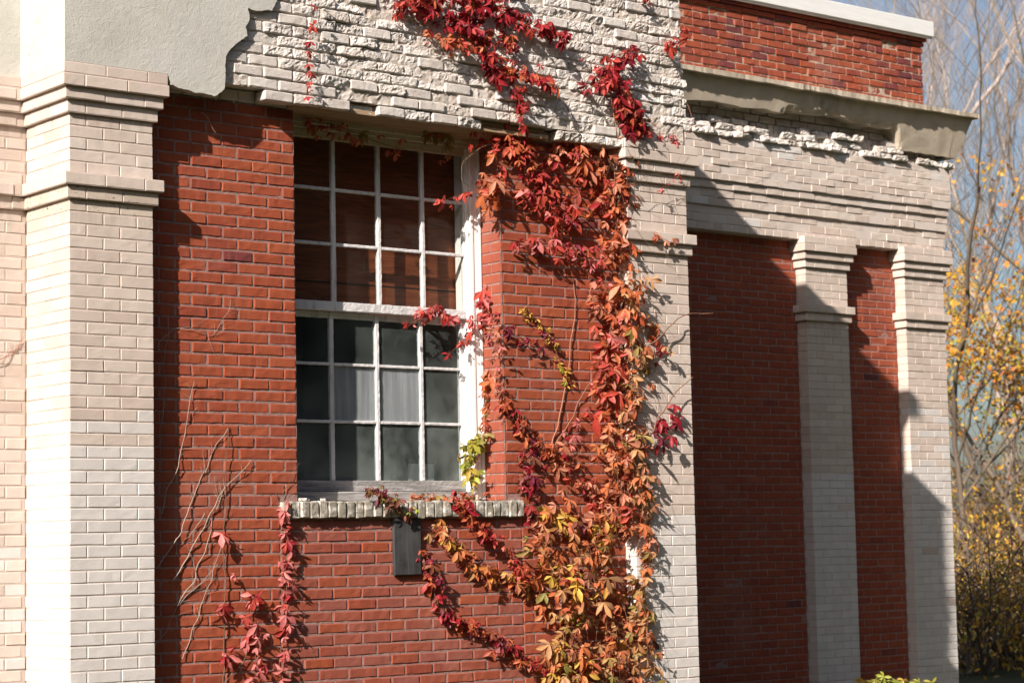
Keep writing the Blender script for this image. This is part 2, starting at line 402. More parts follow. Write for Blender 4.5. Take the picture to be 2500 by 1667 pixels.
def b_leaf(g):
    c = g.attr('col', 'Vector')
    c = g.mix(.6, c, g.ramp(g.noise(60, 3), [(.3, .7), (.7, 1.2)]), 'MULTIPLY')
    d = g.pbr(c, .5, None, .35)
    t_ = g.n('BsdfTranslucent'); g.l(g.mix(1., c, (1.0, .75, .5), 'MULTIPLY'), t_.inputs[0])
    mx = g.n('MixShader'); mx.inputs[0].default_value = .3; g.l(d, mx.inputs[1]); g.l(t_.outputs[0], mx.inputs[2]); g.out(mx.outputs[0])
LEAF = mat('autumn_leaf', b_leaf)
def b_stem(g):
    c = g.mix(.5, g.attr('col', 'Vector'), g.ramp(g.noise(50, 4), [(.3, .6), (.7, 1.2)]), 'MULTIPLY')
    g.out(g.pbr(c, .85, g.bump(g.noise(90, 4), .5, .004), .2))
STEM = mat('vine_stem', b_stem)
def b_bark(g):
    n_ = g.noise(1., 6, .7, g.map((14, 14, 3)))
    c = g.mix(.7, g.attr('col', 'Vector'), g.ramp(n_, [(.3, .55), (.7, 1.25)]), 'MULTIPLY')
    g.out(g.pbr(c, .9, g.bump(n_, .6, .02), .15))
BARK = mat('tree_bark', b_bark)
def b_blocker(g):
    c = g.ramp(g.noise(.6, 6, .75), [(.35, (.012, .014, .008)), (.55, (.035, .036, .014)), (.75, (.085, .06, .02))])
    g.out(g.pbr(c, .95, g.bump(g.noise(1.5, 6, .8), 1., .4), .05))
BLOCKER = mat('sky_blocker_foliage', b_blocker)  # dark foliage colour of the added, unseen ring of wood
def b_ground(g):
    c = g.ramp(g.noise(.8, 6, .7), [(.3, (.05, .05, .025)), (.5, (.06, .065, .03)), (.7, (.09, .08, .05))])
    c = g.mix(g.ramp(g.noise(9, 5, .7), [(.55, 0.), (.7, .6)]), c, (.16, .10, .05))
    g.out(g.pbr(c, .95, g.bump(g.noise(20, 5, .7), .8, .03), .1))
GROUND = mat('leaf_littered_grass', b_ground)
# ------------------------------------------------------------------ the ground
g_ = MB(); g_.quad([(-400, -400, 0), (400, -400, 0), (400, 400, 0), (-400, 400, 0)], nu=8, nv=8)
tag(g_.build('ground', GROUND), None, None, kind='structure')

# unseen wood added behind the camera to cut low sky fill; panes reflect it
wd = MB(); th = np.radians(np.linspace(-172, 8, 150)); nh = 26; V = []
for a in th:
    top = 14.5+9.5*min(1, max(0, (a-R(-128))/R(30)))+1.6*vn(np.array([[a*9, 0, 0]]))[0]+1.2*vn(np.array([[a*31, 4, 0]]))[0]  # height shaped to block sky fill yet leave the sun clear
    for q in range(nh+1):
        z = top*q/nh; r_ = 36+2.6*math.sin(q/nh*2.2)*-1+2.2*vn(np.array([[a*22, z*.45, 2]]))[0]+1.1*vn(np.array([[a*55, z*1.1, 7]]))[0]+(4*max(0, q/nh-.75))**2*4
        V.append((r_*math.cos(a), -5+r_*math.sin(a), z))
I = np.arange(len(V)).reshape(len(th), nh+1); wd.add(V, np.stack([I[:-1, :-1], I[1:, :-1], I[1:, 1:], I[:-1, 1:]], -1).reshape(-1, 4))
tag(wd.build('added_sky_blocker_wood', BLOCKER), None, None, kind='stuff')
# ------------------------------------------------------------------ the building
H = .0687
bld = thing('brick_building', 'weathered building of red brick panels and cream painted brick piers with a broken frieze', 'building')
def red_tint(n): return np.clip(np.where(RN.random(n) < .008, RN.uniform(0, .25, n), RN.normal(.62, .13, n)), 0, 1)
def wtint(n): return np.clip(RN.normal(.5, .22, n), 0, 1)
def coolness(lo, hi, plo, phi):
    return lambda z: 1. if z < lo and rnd.random() < plo else (1. if z < hi and rnd.random() < phi else 0.)
def ring(mb, x0, x1, yf, yb, z0, z1, ph, cool, left=True, res=(4, 1, 2), mat=0, j=.0068, amp=.0010):
    """one course of real bricks round the front and the left return of a pier"""
    L = (x1-x0)/2.5 if x1-x0 < .8 else .2085; D = .1
    zb, zt = z0+j/2, z1-j/2; B = []
    cuts = [x0]; x = x0+(L if ph else L/2)
    while x < x1-.03: cuts.append(x); x += L
    cuts.append(x1)
    for i in range(len(cuts)-1):
        d = D if (i > 0 or ph) else min(L, yb-yf)
        d = min(d, yb-yf)
        a = cuts[i]+(j/2 if i else 0); b = cuts[i+1]-(j/2 if i < len(cuts)-2 else 0)
        y_ = yf+rnd.gauss(0, .0008)
        B.append((a, b, y_, yf+d-(j/2 if i == 0 and d < yb-yf else 0), zb+rnd.gauss(0, .0007), zt+rnd.gauss(0, .0007)))
    if left and yb-yf > .14:
        y = yf+(D if ph else L)
        while y < yb-.01:
            B.append((x0+rnd.gauss(0, .0008), x0+.06, y+j/2, min(y+L-j/2, yb), zb, zt)); y += L
    B = np.array(B); cl = np.array([cool((z0+z1)/2) for _ in B])
    put_bricks(mb, B, wtint(len(B)), cl, res=res, bev=.003, amp=amp, freq=24, mat=mat)
def core(mb, x0, x1, yf, yb, z0, z1, c, e=.0031):
    mb.box((x0+e, yf+e, z0), (x1-e, yb, z1), 0, -.0, c*.35)
def pier(name, x0, x1, yf, yb, cool, zlow, clow, left=True, peel=False):
    p = MB(); i = 0; z = 3.63
    while z > .32:
        if peel and i == 0: ring(p, x0, x1, yf, yb, z-H, z, i % 2, cool, left, mat=1)
        else: ring(p, x0, x1, yf, yb, z-H, z, i % 2, cool, left)
        z -= H; i += 1
    core(p, x0, x1, yf, yb, .3, zlow, clow); core(p, x0, x1, yf, yb, zlow, 3.63, 0.)
    for q in range(5): ring(p, x0, x1, yf, yb, 3.776+q*.0674, 3.776+(q+1)*.0674, q % 2, lambda z: 0., left)
    core(p, x0, x1, yf, yb, 3.776, 4.113, 0.)
    o = p.build(name, [WHITE, PEEL], bld)
    for nm, rows in (('band_course', [(3.63, 3.704, .024), (3.704, 3.776, .048)]), ('corbel', [(4.113, 4.187, .023), (4.187, 4.255, .047), (4.255, 4.325, .071), (4.325, 4.392, .066)])):
        c = MB()
        for r_, (a, b, q) in enumerate(rows):
            ring(c, x0-q, x1+q, yf-q, yb, a, b, r_ % 2, lambda z: 0., left, j=.006, mat=1 if (peel and nm == 'band_course' and r_ == 0) else 0)
            core(c, x0-q, x1+q, yf-q, yb, a+.001, b-.001, 0., .0031)
        c.build(nm, [WHITE, PEEL], o)
    return o
pier('pilaster', 0, .527, 0, .53, coolness(2.27, 2.45, 1, .25), 2.27, 1., peel=True)
pier('pilaster', 4.18, 4.734, 0, .105, coolness(1.85, 2.95, .96, .0), 1.85, 1.)
# mixed repainted bricks on the second pier come from its own rule
YB = 2.62
pier('pilaster', 8.705, 9.256, YB, YB+.12, coolness(2.27, 2.3, .97, .3), 2.27, 1.)
pier('pilaster', 10.055, 10.62, YB, YB+.12, coolness(2.35, 2.85, .95, .28), 2.35, 1.)
# recessed cream wall left of the corner pier
lw = MB()
B = course_bricks(-1.9, -.004, .3, 3.63, .53, .05, j=.008, zorg=3.63)
put_bricks(lw, B, wtint(len(B)), np.array([1. if (b[4] < 1.75 and rnd.random() < .55) else 0. for b in B]), res=(3, 1, 2), bev=.0035)
B = course_bricks(-1.9, -.004, 3.776, 4.113, .53, .05, j=.008, H=.0674, zorg=4.113); put_bricks(lw, B, wtint(len(B)), 0., res=(3, 1, 2), bev=.0035)
lw.box((-1.9, .5331, .3), (0, .62, 5.85), 0, 0., 0.)
lwo = lw.build('side_wall', WHITE, bld)
for nm, rows in (('band_course', [(3.63, 3.704, .024), (3.704, 3.776, .048)]), ('corbel', [(4.113, 4.187, .023), (4.187, 4.255, .047), (4.255, 4.325, .071), (4.325, 4.392, .066)])):
    c = MB()
    for a, b, q in rows:
        B = course_bricks(-1.9, -q-.002, a, b, .53-q, .1, j=.006, H=b-a, zorg=b, off=rnd.uniform(0, .1)); put_bricks(c, B, wtint(len(B)), 0., res=(3, 1, 2), bev=.0035)
        c.box((-1.9, .533-q, a+.001), (-q-.001, .6, b-.001), 0, .5, 0.)
    c.build(nm, WHITE, lwo)

# red front panel with its window opening
YR = .105; WX0, WX1 = 1.556, 3.155; ZS = 1.951
rw = MB()
def cut(B, x0, x1, z0, z1):
    out = []
    for b in B:
        if b[5] <= z0+.012 or b[4] >= z1-.012 or b[1] <= x0 or b[0] >= x1: out.append(b); continue
        if b[0] < x0-.03: out.append((b[0], x0, *b[2:]))
        if b[1] > x1+.03: out.append((x1, b[1], *b[2:]))
    return np.array(out)
B = course_bricks(.52, 4.19, .3, 4.322, YR, .03, L=.2115, zorg=4.322, yj=.0012, j=.0105)
B = cut(B, WX0, WX1, ZS-.09, 4.4)
B = cut(B, 1.43, 3.29, .2, ZS+.0)             # the infill under the window is laid separately
put_bricks(rw, B, red_tint(len(B)), 0., res=(5, 1, 3), bev=.005, amp=.0022, freq=32)
B = course_bricks(1.44, 3.28, .3, ZS-.112, YR, .03, L=.2125, zorg=ZS-.112, yj=.0012, j=.0105, off=.06)
put_bricks(rw, B, red_tint(len(B))*.95, np.clip(RN.normal(.42, .25, len(B)), 0, .85)*np.array([1. if b[4] < 1.75 else 1.6 for b in B]), res=(5, 1, 3), bev=.005, amp=.0022, freq=32)
ym = YR+.0042
dsp = lambda V: V+np.stack([0*V[:, 0], .0013*vn(V*60, 4)+.0006*vn(V*140, 3), 0*V[:, 0]], -1)
for a, b, c, d in ((.52, WX0+.004, .3, 4.322), (WX1-.004, 4.19, .3, 4.322), (WX0+.004, WX1-.004, .3, ZS-.004)):
    rw.quad([(a, ym, c), (b, ym, c), (b, ym, d), (a, ym, d)], 1, nu=int((b-a)/.02), nv=int((d-c)/.02), disp=dsp)
# reveals of the opening: right one faces the sun
zt = 4.322; k = 0; B = []; tl = []
while zt > ZS+.02:
    z0_ = zt-H+.005; z1_ = zt-.005
    ys = [YR+.004, YR+.108, YR+.235] if k % 2 == 0 else [YR+.004, YR+.235]
    for a, b in zip(ys[:-1], ys[1:]): B.append((WX1+rnd.gauss(0, .001), WX1+.06, a+(.005 if a > YR+.01 else 0.006), b-.005, max(z0_, ZS+.004), z1_))
    zt -= H; k += 1
B = np.array(B); put_bricks(rw, B, red_tint(len(B)), .35, res=(2, 1, 2), bev=.004, amp=.0015)
rw.quad([(WX1+.0045, YR, ZS), (WX1+.0045, YR+.26, ZS), (WX1+.0045, YR+.26, 4.322), (WX1+.0045, YR, 4.322)], 1)
rw.quad([(WX0-.003, YR+.008, ZS), (WX0-.003, YR+.26, ZS), (WX0-.003, YR+.26, 4.322), (WX0-.003, YR+.008, 4.322)], 1)
rw.build('red_wall', [RED, MORT], bld)
# white course over the panel and timber lintel
wc = MB(); B = course_bricks(.53, 1.6, 4.324, 4.398, .088, .05, L=.125, H=.074, j=.007, zorg=4.398, yj=.003)
put_bricks(wc, B, wtint(len(B))*.6, .2, res=(4, 1, 3), bev=.005, amp=.003)
wc.build('bearing_course', WHITE, bld); wc = MB()
B = course_bricks(3.1, 4.18, 4.324, 4.398, .088, .05, L=.2085, H=.074, j=.007, zorg=4.398, yj=.003); put_bricks(wc, B, wtint(len(B))*.6, .2, res=(4, 1, 3), bev=.005, amp=.003)
wc.build('bearing_course', WHITE, bld)
lt = MB(); lt.box((1.50, .005, 4.322), (3.5, .30, 4.352), bev=.003); lt.box((1.50, .02, 4.354), (3.48, .30, 4.392), bev=.003)
lt.build('lintel', TANW, bld)

# frieze of broken brick
fz = MB(); B = course_bricks(.56, 4.742, 4.323, 5.86, -.033, .09, L=.2085, zorg=5.8347, j=.009, off=.03)
keep = []; rg = []
for b in B:
    xc, zc = (b[0]+b[1])/2, (b[4]+b[5])/2
    if zc < 4.395 and not (1.27 < xc < 2.98 or 3.62 < xc < 4.10): continue
    if zc < 4.53 and xc > 4.17: continue
    end = 4.742 if zc < 4.9 else 4.70 if zc < 4.98 else 4.63 if zc < 5.1 else 4.69
    b = list(b); b[1] = min(b[1], end+rnd.uniform(-.03, .01))
    if b[1]-b[0] < .03: continue
    u = rnd.random(); hole = u < .03
    intact = rnd.random() < (.16 if zc > 4.46 else .55)
    b[2] += .045 if hole else (-.006 if intact else rnd.gauss(.0, .007)); b[2] = min(b[2], .03)
    if xc < 1.0 and zc > 4.42: continue
    if xc < 1.36 and zc > 4.42: b[2] = max(b[2], -.03); intact = True
    keep.append(b); rg.append(.18 if intact else rnd.uniform(.75, 1.35))
B = np.array(keep); put_bricks(fz, B, np.clip(RN.normal(.6, .2, len(B)), 0, 1), 0., res=(18, 1, 8), bev=.006, amp=.002, freq=20, rough=np.array(rg))
dz_ = lambda V: V+np.stack([0*V[:, 0], .007*vn(V*35, 2)+.004*vn(V*90, 3), 0*V[:, 0]], -1)
fz.quad([(.53, -.021, 4.395), (4.70, -.021, 4.395), (4.70, -.021, 5.86), (.53, -.021, 5.86)], 1, nu=200, nv=75, disp=dz_)
fz.box((.53, .012, 4.402), (4.68, .40, 5.86), 1)
B = course_bricks(4.16, 4.742, 4.392, 4.53, .004, .05, zorg=4.53); put_bricks(fz, B, wtint(len(B)), 0., res=(3, 1, 2), bev=.004, mat=2)
fz.box((4.16, .008, 4.39), (4.738, .12, 4.54), 2, .5, 0.)
fz.build('frieze', [ROUGH, MORT3, WHITE], bld)

# stucco coat still on the left end, torn edge on the right
def ragged(P, step, amp, skip=()):
    out = []
    for i in range(len(P)):
        a = np.array(P[i], float); b = np.array(P[(i+1) % len(P)], float); n = max(1, int(np.linalg.norm(b-a)/step)) if i not in skip else 1
        d = (b-a)/(np.linalg.norm(b-a)+1e-9); nr = np.array([-d[1], d[0]])
        for q in range(n):
            t = q/n; p_ = a+(b-a)*t
            if q: p_ = p_+nr*amp*(vn(np.array([[*(p_*18), 1.]]))[0]+.5*vn(np.array([[*(p_*60), 4.]]))[0])
            out.append(p_)
    return out
st = MB()
P = [(-.058, 4.394), (.598, 4.394), (.615, 4.335), (.70, 4.318), (.915, 4.305), (.972, 4.352), (.978, 4.45), (.985, 4.548), (1.02, 4.60), (1.06, 4.637), (1.106, 4.668), (1.135, 4.69), (1.12, 4.74), (1.15, 4.80), (1.14, 4.86), (1.20, 4.85), (1.31, 4.868), (1.345, 4.93), (1.33, 5.05), (1.28, 5.2), (1.32, 5.4), (1.25, 5.6), (1.28, 5.85), (-.058, 5.85)]
Q = ragged(P, .012, .006, skip=(0, 22, 23)); n = len(Q)
V = [(x, -.058, z) for x, z in Q]+[(x, -.004, z) for x, z in Q]
st.add(V[:n], [list(range(n))]); st.n -= 0
st.add(V, [(i, (i+1) % n, (i+1) % n+n, i+n) for i in range(n-1)])
st.quad([(-.058, .49, 4.394), (-.058, -.058, 4.394), (-.058, -.058, 5.85), (-.058, .49, 5.85)], nu=8, nv=12)
st.quad([(-1.9, .488, 4.394), (-.058, .488, 4.394), (-.058, .488, 5.85), (-1.9, .488, 5.85)], nu=8, nv=8)
st.quad([(-1.9, .488, 4.394), (-1.9, .56, 4.394), (-.058, .56, 4.394), (-.058, .488, 4.394)])
st.build('stucco_coat', STUCCO, bld)

# blank walls, roofs and the parapet over the front part (its shadow falls on the wing)
bd = MB()
bd.box((4.60, .106, .0), (4.728, YB+.2, 5.86), 0, .5, 0.); bd.box((-5, .62, 0), (-1.9, .8, 5.86), 0, .5, 0.)
bd.box((-5, 6.8, 0), (4.7, 7.0, 5.86), 0, .5, 0.); bd.box((-5.2, .62, 0), (-5, 7, 5.86), 0, .5, 0.)
bd.box((-5.2, .40, 5.862), (4.72, 7, 5.92), 1); bd.box((.0, -.03, 5.862), (4.745, .398, 5.90), 1)
bd.box((-5.2, .24, 5.925), (4.66, .48, 6.49), 2, .6); bd.box((4.42, .485, 5.925), (4.66, 7, 6.49), 2, .6)
bd.build('rear_wall', [WHITE, CONC, RED], bld)
cp = MB(); cp.box((-5.3, .14, 6.494), (4.76, .58, 6.66)); cp.box((4.34, .585, 6.494), (4.76, 7, 6.66)); cp.build('coping', COPING, bld)
pl = MB(); pl.box((-1.9, .56, -.01), (.0, .6, .29), 0); pl.box((0, .01, -.01), (.527, .6, .31), 0); pl.box((.527, .115, -.01), (4.18, .3, .31), 0); pl.box((4.18, .01, -.01), (4.725, .3, .31), 0); pl.box((4.735, YB+.13, -.01), (10.05, 3.0, .31), 0); pl.box((10.06, YB+.01, -.01), (10.615, 3.0, .31), 0)
pl.build('plinth', CONC, bld)

# recessed wing on the right
wr = MB(); YW = YB+.12
for x0, x1 in ((4.735, 8.7), (9.26, 10.05)):
    B = course_bricks(x0, x1, .3, 4.40, YW, .03, L=.2115, zorg=4.36, yj=.0015, j=.0105)
    put_bricks(wr, B, red_tint(len(B)), .12, res=(2, 1, 2), bev=.005, amp=.0022, freq=32)
    wr.quad([(x0-.02, YW+.0045, .3), (x1+.02, YW+.0045, .3), (x1+.02, YW+.0045, 4.4), (x0-.02, YW+.0045, 4.4)], 1)
wr.build('red_wall', [RED, MORT], bld)
wf = MB(); XR = 10.672
for z0, z1, p_ in ((4.43, 4.58, .0), (4.58, 4.727, .02), (4.727, 4.80, .04), (4.80, 5.19, .06)):
    n_ = round((z1-z0)/H); B = course_bricks(4.735, XR+p_*.6, z0, z1, YB-p_, .08, H=(z1-z0)/n_, zorg=z1, j=.007, off=rnd.uniform(0, .1), yj=.003)
    put_bricks(wf, B, wtint(len(B)), np.array([1. if rnd.random() < (.25 if z1 > 5 and b[5] > 5.1 else .03) else 0. for b in B]), res=(3, 1, 2), bev=.0035, amp=.0022)
    wf.box((4.735, YB-p_+.003, z0+.001), (XR+p_*.6-.004, YB+.3, z1-.001), 0, .75, .25)
B = course_bricks(4.735, XR-.03, 4.362, 4.43, YB, .12, L=.105, H=.068, zorg=4.43, j=.007); put_bricks(wf, B, wtint(len(B)), 0., res=(2, 1, 2), bev=.0035, amp=.0015)
wf.box((4.735, YB+.004, 4.366), (XR-.034, YB+.3, 4.429), 0, .7, .2)
# rubble courses where the cornice has come away
B = []; rg = []
for r_ in range(3):
    x = 4.74
    while x < 10.62:
        L_ = rnd.uniform(.08, .21); keep_p = (.95, .72, .5)[r_]
        if x > 9.95: keep_p = 1. if r_ == 0 else 0
        if rnd.random() < keep_p: B.append((x+.006, x+L_-.006, YB-.085+rnd.gauss(.0, .018)+.014*r_, YB+.06, 5.192+r_*.064, 5.192+(r_+1)*.064-rnd.uniform(.004, .016))); rg.append(1.5)
        x += L_
B = np.array(B); put_bricks(wf, B, np.clip(RN.normal(.6, .2, len(B)), 0, 1), 0., res=(7, 1, 4), bev=.008, amp=.004, freq=22, rough=np.array(rg), mat=1)
x = 4.74
B = []
while x < 10.5:
    B.append((x, x+.066, YB+.012+rnd.gauss(0, .006), YB+.1, 5.195, 5.38)); x += .074
B = np.array(B); put_bricks(wf, B, np.clip(RN.normal(.15, .2, len(B)), 0, 1), 0., res=(3, 1, 6), bev=.006, amp=.003, mat=1)
B = course_bricks(4.74, 10.5, 5.382, 5.52, YB+.0, .1, zorg=5.52); put_bricks(wf, B, np.clip(RN.normal(.1, .2, len(B)), 0, 1), 0., res=(5, 1, 3), bev=.006, amp=.003, mat=1, rough=np.full(len(B), .8))
wf.box((4.735, YB+.03, 5.192), (10.6, YB+.3, 5.66), 1, .1)
wf.build('frieze', [WHITE, ROUGH], bld)
# concrete cornice, its lower part fallen off between two points
cn = MB(); xs = np.arange(4.74, 10.66, .03)
def low(x):
    n_ = vn(np.array([[x*3.1, 0, 0]]))[0]*.035+vn(np.array([[x*11, 3, 0]]))[0]*.012
    if x > 9.93: return 5.295+.004*math.sin(x*40)
    if x > 9.86: return 5.295+(9.93-x)/.07*.17
    if x > 8.35: return 5.50+n_
    return 5.455+n_*.6
def py(z): return YB-.10-.12*(z-5.295)/.37
def front(zs):
    pass
zl = np.array([low(x) for x in xs])
nz_ = 8; V = []; 
for x, z0 in zip(xs, zl):
    for q in range(nz_+1):
        z = z0+(5.667-z0)*q/nz_; px = np.array([[x*9, z*9, 0]])
        br = .02*max(0, 1-q/2)*(1+vn(px*2.3)[0]) if 8.3 < x < 9.95 else 0
        V.append((x, py(z)+.003*vn(px)[0]+br, z))
    V.append((x, YB+.05, z0+.03+.015*vn(np.array([[x*13, 7, 1]]))[0]))
m_ = nz_+2; I = np.arange(len(xs)*m_).reshape(len(xs), m_)
F = np.stack([I[:-1, :-2], I[1:, :-2], I[1:, 1:-1], I[:-1, 1:-1]], -1).reshape(-1, 4); F2 = np.stack([I[:-1, -1], I[1:, -1], I[1:, 0], I[:-1, 0]], -1).reshape(-1, 4)
cn.add(V, np.concatenate([F, F2]))
xe = XR-.012                                     # right hand return, flaring the same way
zz = np.linspace(5.295, 5.667, 6)
V = []
for z in zz:
    q = YB-py(z); V += [(xs[-1], py(z), z), (xe+q, py(z), z), (xe+q, 3.2, z)]
F = []
for i in range(5):
    a = i*3; F += [(a, a+1, a+4, a+3), (a+1, a+2, a+5, a+4)]
cn.add(V, F); cn.quad([(xs[-1], py(5.295), 5.295), (xs[-1], 3.2, 5.295), (xe+.1, 3.2, 5.295), (xe+.1, py(5.295), 5.295)])
co = cn.build('cornice', CONC, bld)
sl = MB(); sx = np.arange(4.74, xe+.27, .03)
V = []
for x in sx:
    e = .008*vn(np.array([[x*7, 0, 0]]))[0]+.004*vn(np.array([[x*31, 5, 0]]))[0]
    V += [(x, YB-.205, 5.669+e*.5), (x, YB-.272+e, 5.672+e), (x, YB-.276+e, 5.716), (x, YB+.2, 5.735)]
I = np.arange(len(V)).reshape(-1, 4); F = np.stack([I[:-1, :-1], I[1:, :-1], I[1:, 1:], I[:-1, 1:]], -1).reshape(-1, 4); sl.add(V, F)
sl.box((sx[-1]-.002, YB-.27, 5.672), (sx[-1]+.004, 3.2, 5.718)); sl.quad([(xe, YB-.2, 5.671), (sx[-1], YB-.2, 5.671), (sx[-1], 3.2, 5.671), (xe, 3.2, 5.671)])
sl.build('slab', CONC, co)
# red parapet and its white coping
pp = MB(); YP = 2.70; XP = 10.53
B = course_bricks(4.745, XP, 5.66, 6.385, YP, .05, L=.2085, H=.0665, zorg=6.385, j=.011, yj=.0035)
B2 = []
for b in B:
    r_ = int(round((6.385-b[5])/.0665))
    if r_ in (1, 8) and b[1]-b[0] > .15: mid = (b[0]+b[1])/2; B2 += [(b[0], mid-.005, *b[2:]), (mid+.005, *b[1:])]
    else: B2.append(b)
B = np.array(B2); put_bricks(pp, B, np.clip(np.where(RN.random(len(B)) < .16, RN.uniform(.05, .3, len(B)), RN.normal(.55, .2, len(B))), 0, 1), RN.random(len(B))*.25, res=(3, 1, 2), bev=.005, amp=.0035, freq=28)
pp.quad([(4.745, YP+.0085, 5.66), (XP-.01, YP+.0085, 5.66), (XP-.01, YP+.0085, 6.4), (4.745, YP+.0085, 6.4)], 1, nu=250, nv=30, disp=lambda V: V+np.stack([0*V[:, 0], .0035*vn(V*24, 2), 0*V[:, 0]], -1))
for a, b, q in ((6.387, 6.433, .018), (6.435, 6.482, .036)):
    B = course_bricks(4.745, XP+q, a, b, YP-q, .08, H=b-a, zorg=b, off=rnd.uniform(0, .1)); put_bricks(pp, B, red_tint(len(B))*.6, 0., res=(2, 1, 2), bev=.004, amp=.002)
pp.box((4.745, YP+.02, 5.66), (XP-.002, 2.98, 6.482), 0, .6)
pp.build('parapet', [RED, MORT2], bld)
cp = MB(); cp.box((4.765, YP-.085, 6.486), (XP+.095, 3.08, 6.636), bev=.006); cp.box((4.765, YP-.07, 6.470), (XP+.08, YP-.045, 6.486)); cp.build('coping', COPING, bld)
bk = MB(); bk.box((4.735, YW+.02, 0), (10.60, 3.8, 5.66), 0, .5, .3); bk.box((4.735, 3.0, 5.662), (10.6, 3.8, 5.72), 1); bk.build('rear_wall', [WHITE, CONC], bld)

# ------------------------------------------------------------------ the window
ZH = 4.25; YU, YL = .345, .385
win = MB()
def sash_bar(mb, x0, x1, z0, z1, y0, y1, m=0, bev=.003):   # bar with flaked, slightly wavering edges
    nx = max(2, int((x1-x0)/.012)); nz2 = max(2, int((z1-z0)/.012))
    put_bricks(mb, [(x0, x1, y0, y1, z0, z1)], .5, 0., res=(min(nx, 140), 1, min(nz2, 100)), bev=bev, amp=.0016, freq=70, mat=m)
fr = MB()
for a, b, y0, y1 in ((WX1-.022, WX1-.004, .302, .42), (WX1-.058, WX1-.024, .318, .42), (WX1-.085, WX1-.060, .312, .42), (WX1-.104, WX1-.087, .328, .46)): fr.box((a, y0, ZS+.006), (b, y1, ZH+.02), 0, bev=.004)
fr.box((WX0, .31, ZS+.006), (WX0+.1, .46, ZH+.02), 0, bev=.004)
for z0, z1, y0 in ((ZH+.022, ZH+.05, .315), (ZH+.05, ZH+.085, .30), (ZH+.085, ZH+.10, .285), (ZH+.10, ZH+.122, .31)): fr.box((WX0, y0, z0), (WX1-.003, .45, z1), 1, bev=.003)
fr.box((WX0, .30, ZS+.002), (WX1-.106, .47, ZS+.062), 2, bev=.004)
wino = fr.build('window', [WPAINT, CREAM, GREYWOOD], bld)
XM = (2.012, 2.360, 2.708); XA, XB = WX0+.10, WX1-.104
us = MB()
for x in XM: sash_bar(us, x-.013, x+.013, 3.20, ZH-.03, YU, YU+.03)
for z in (3.5595, 3.9065):
    for x0, x1 in zip((XA,)+XM, XM+(XB,)): sash_bar(us, x0+.013, x1-.013, z-.010, z+.010, YU+.002, YU+.03)
sash_bar(us, XA, XB, ZH-.03, ZH+.02, YU-.004, YU+.034, 1); sash_bar(us, XA-.02, XB+.02, 3.142, 3.198, YU-.004, YU+.05)
sash_bar(us, XB-.012, XB+.004, 3.2, ZH-.03, YU, YU+.034)
us.build('upper_sash', [OPAINT, CREAM], wino)
ls = MB()
for x in XM: sash_bar(ls, x-.013, x+.013, 2.085, 3.135, YL, YL+.03)
for z in (2.8111, 2.4520):
    for x0, x1 in zip((XA,)+XM, XM+(XB,)): sash_bar(ls, x0+.013, x1-.013, z-.009, z+.009, YL+.002, YL+.03)
sash_bar(ls, XA, XB, ZS+.066, 2.085, YL-.006, YL+.034, 1); sash_bar(ls, XA, XB, 3.10, 3.14, YL+.014, YL+.04)
sash_bar(ls, XB-.026, XB+.004, 2.085, 3.135, YL, YL+.034)
ls.build('lower_sash', [OPAINT, GREYWOOD], wino)
gp = MB(); gp.quad([(XA, YU+.016, 3.19), (XB, YU+.016, 3.19), (XB, YU+.016, ZH), (XA, YU+.016, ZH)], 0, 0, .22); gp.quad([(XA, YL+.016, 2.08), (XB, YL+.016, 2.08), (XB, YL+.016, 3.13), (XA, YL+.016, 3.13)], 0, 0, 1.0)
gp.build('glass_pane', GLASS, wino)
py_ = MB(); py_.box((XA-.02, .475, 3.135), (XB+.06, .49, ZH+.06)); py_.build('plywood_sheet', PLY, wino)
ps = MB()
for x0, x1 in ((2.027, 2.347), (2.374, 2.694)): ps.box((x0, YL+.02, 2.462), (x1, YL+.0225, 2.801))
ps.build('plastic_sheet', PLASTIC, wino)
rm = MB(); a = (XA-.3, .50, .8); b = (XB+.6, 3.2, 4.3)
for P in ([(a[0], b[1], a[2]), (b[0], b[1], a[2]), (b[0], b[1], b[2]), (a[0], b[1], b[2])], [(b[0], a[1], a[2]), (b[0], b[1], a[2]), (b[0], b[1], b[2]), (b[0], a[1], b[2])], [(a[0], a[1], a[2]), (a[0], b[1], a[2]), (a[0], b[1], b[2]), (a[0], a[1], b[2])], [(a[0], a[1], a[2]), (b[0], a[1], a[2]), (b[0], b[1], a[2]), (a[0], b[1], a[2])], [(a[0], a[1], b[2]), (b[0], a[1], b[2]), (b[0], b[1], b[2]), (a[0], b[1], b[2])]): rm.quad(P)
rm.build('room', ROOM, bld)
sb = MB(); B = []; x = 1.425
while x < 3.27:
    B.append((x+.004, min(x+.062, 3.285), .062+rnd.gauss(0, .004), .33, ZS-.105+rnd.gauss(0, .003), ZS-.004+rnd.gauss(0, .002))); x += .0665+rnd.gauss(0, .001)
B = np.array(B); put_bricks(sb, B, .5, 0., res=(4, 2, 5), bev=.006, amp=.0035, freq=38)
sb.box((1.428, .075, ZS-.10), (3.28, .36, ZS-.008), 0, .5, 1.)
sb.build('window_sill', SILL, bld)
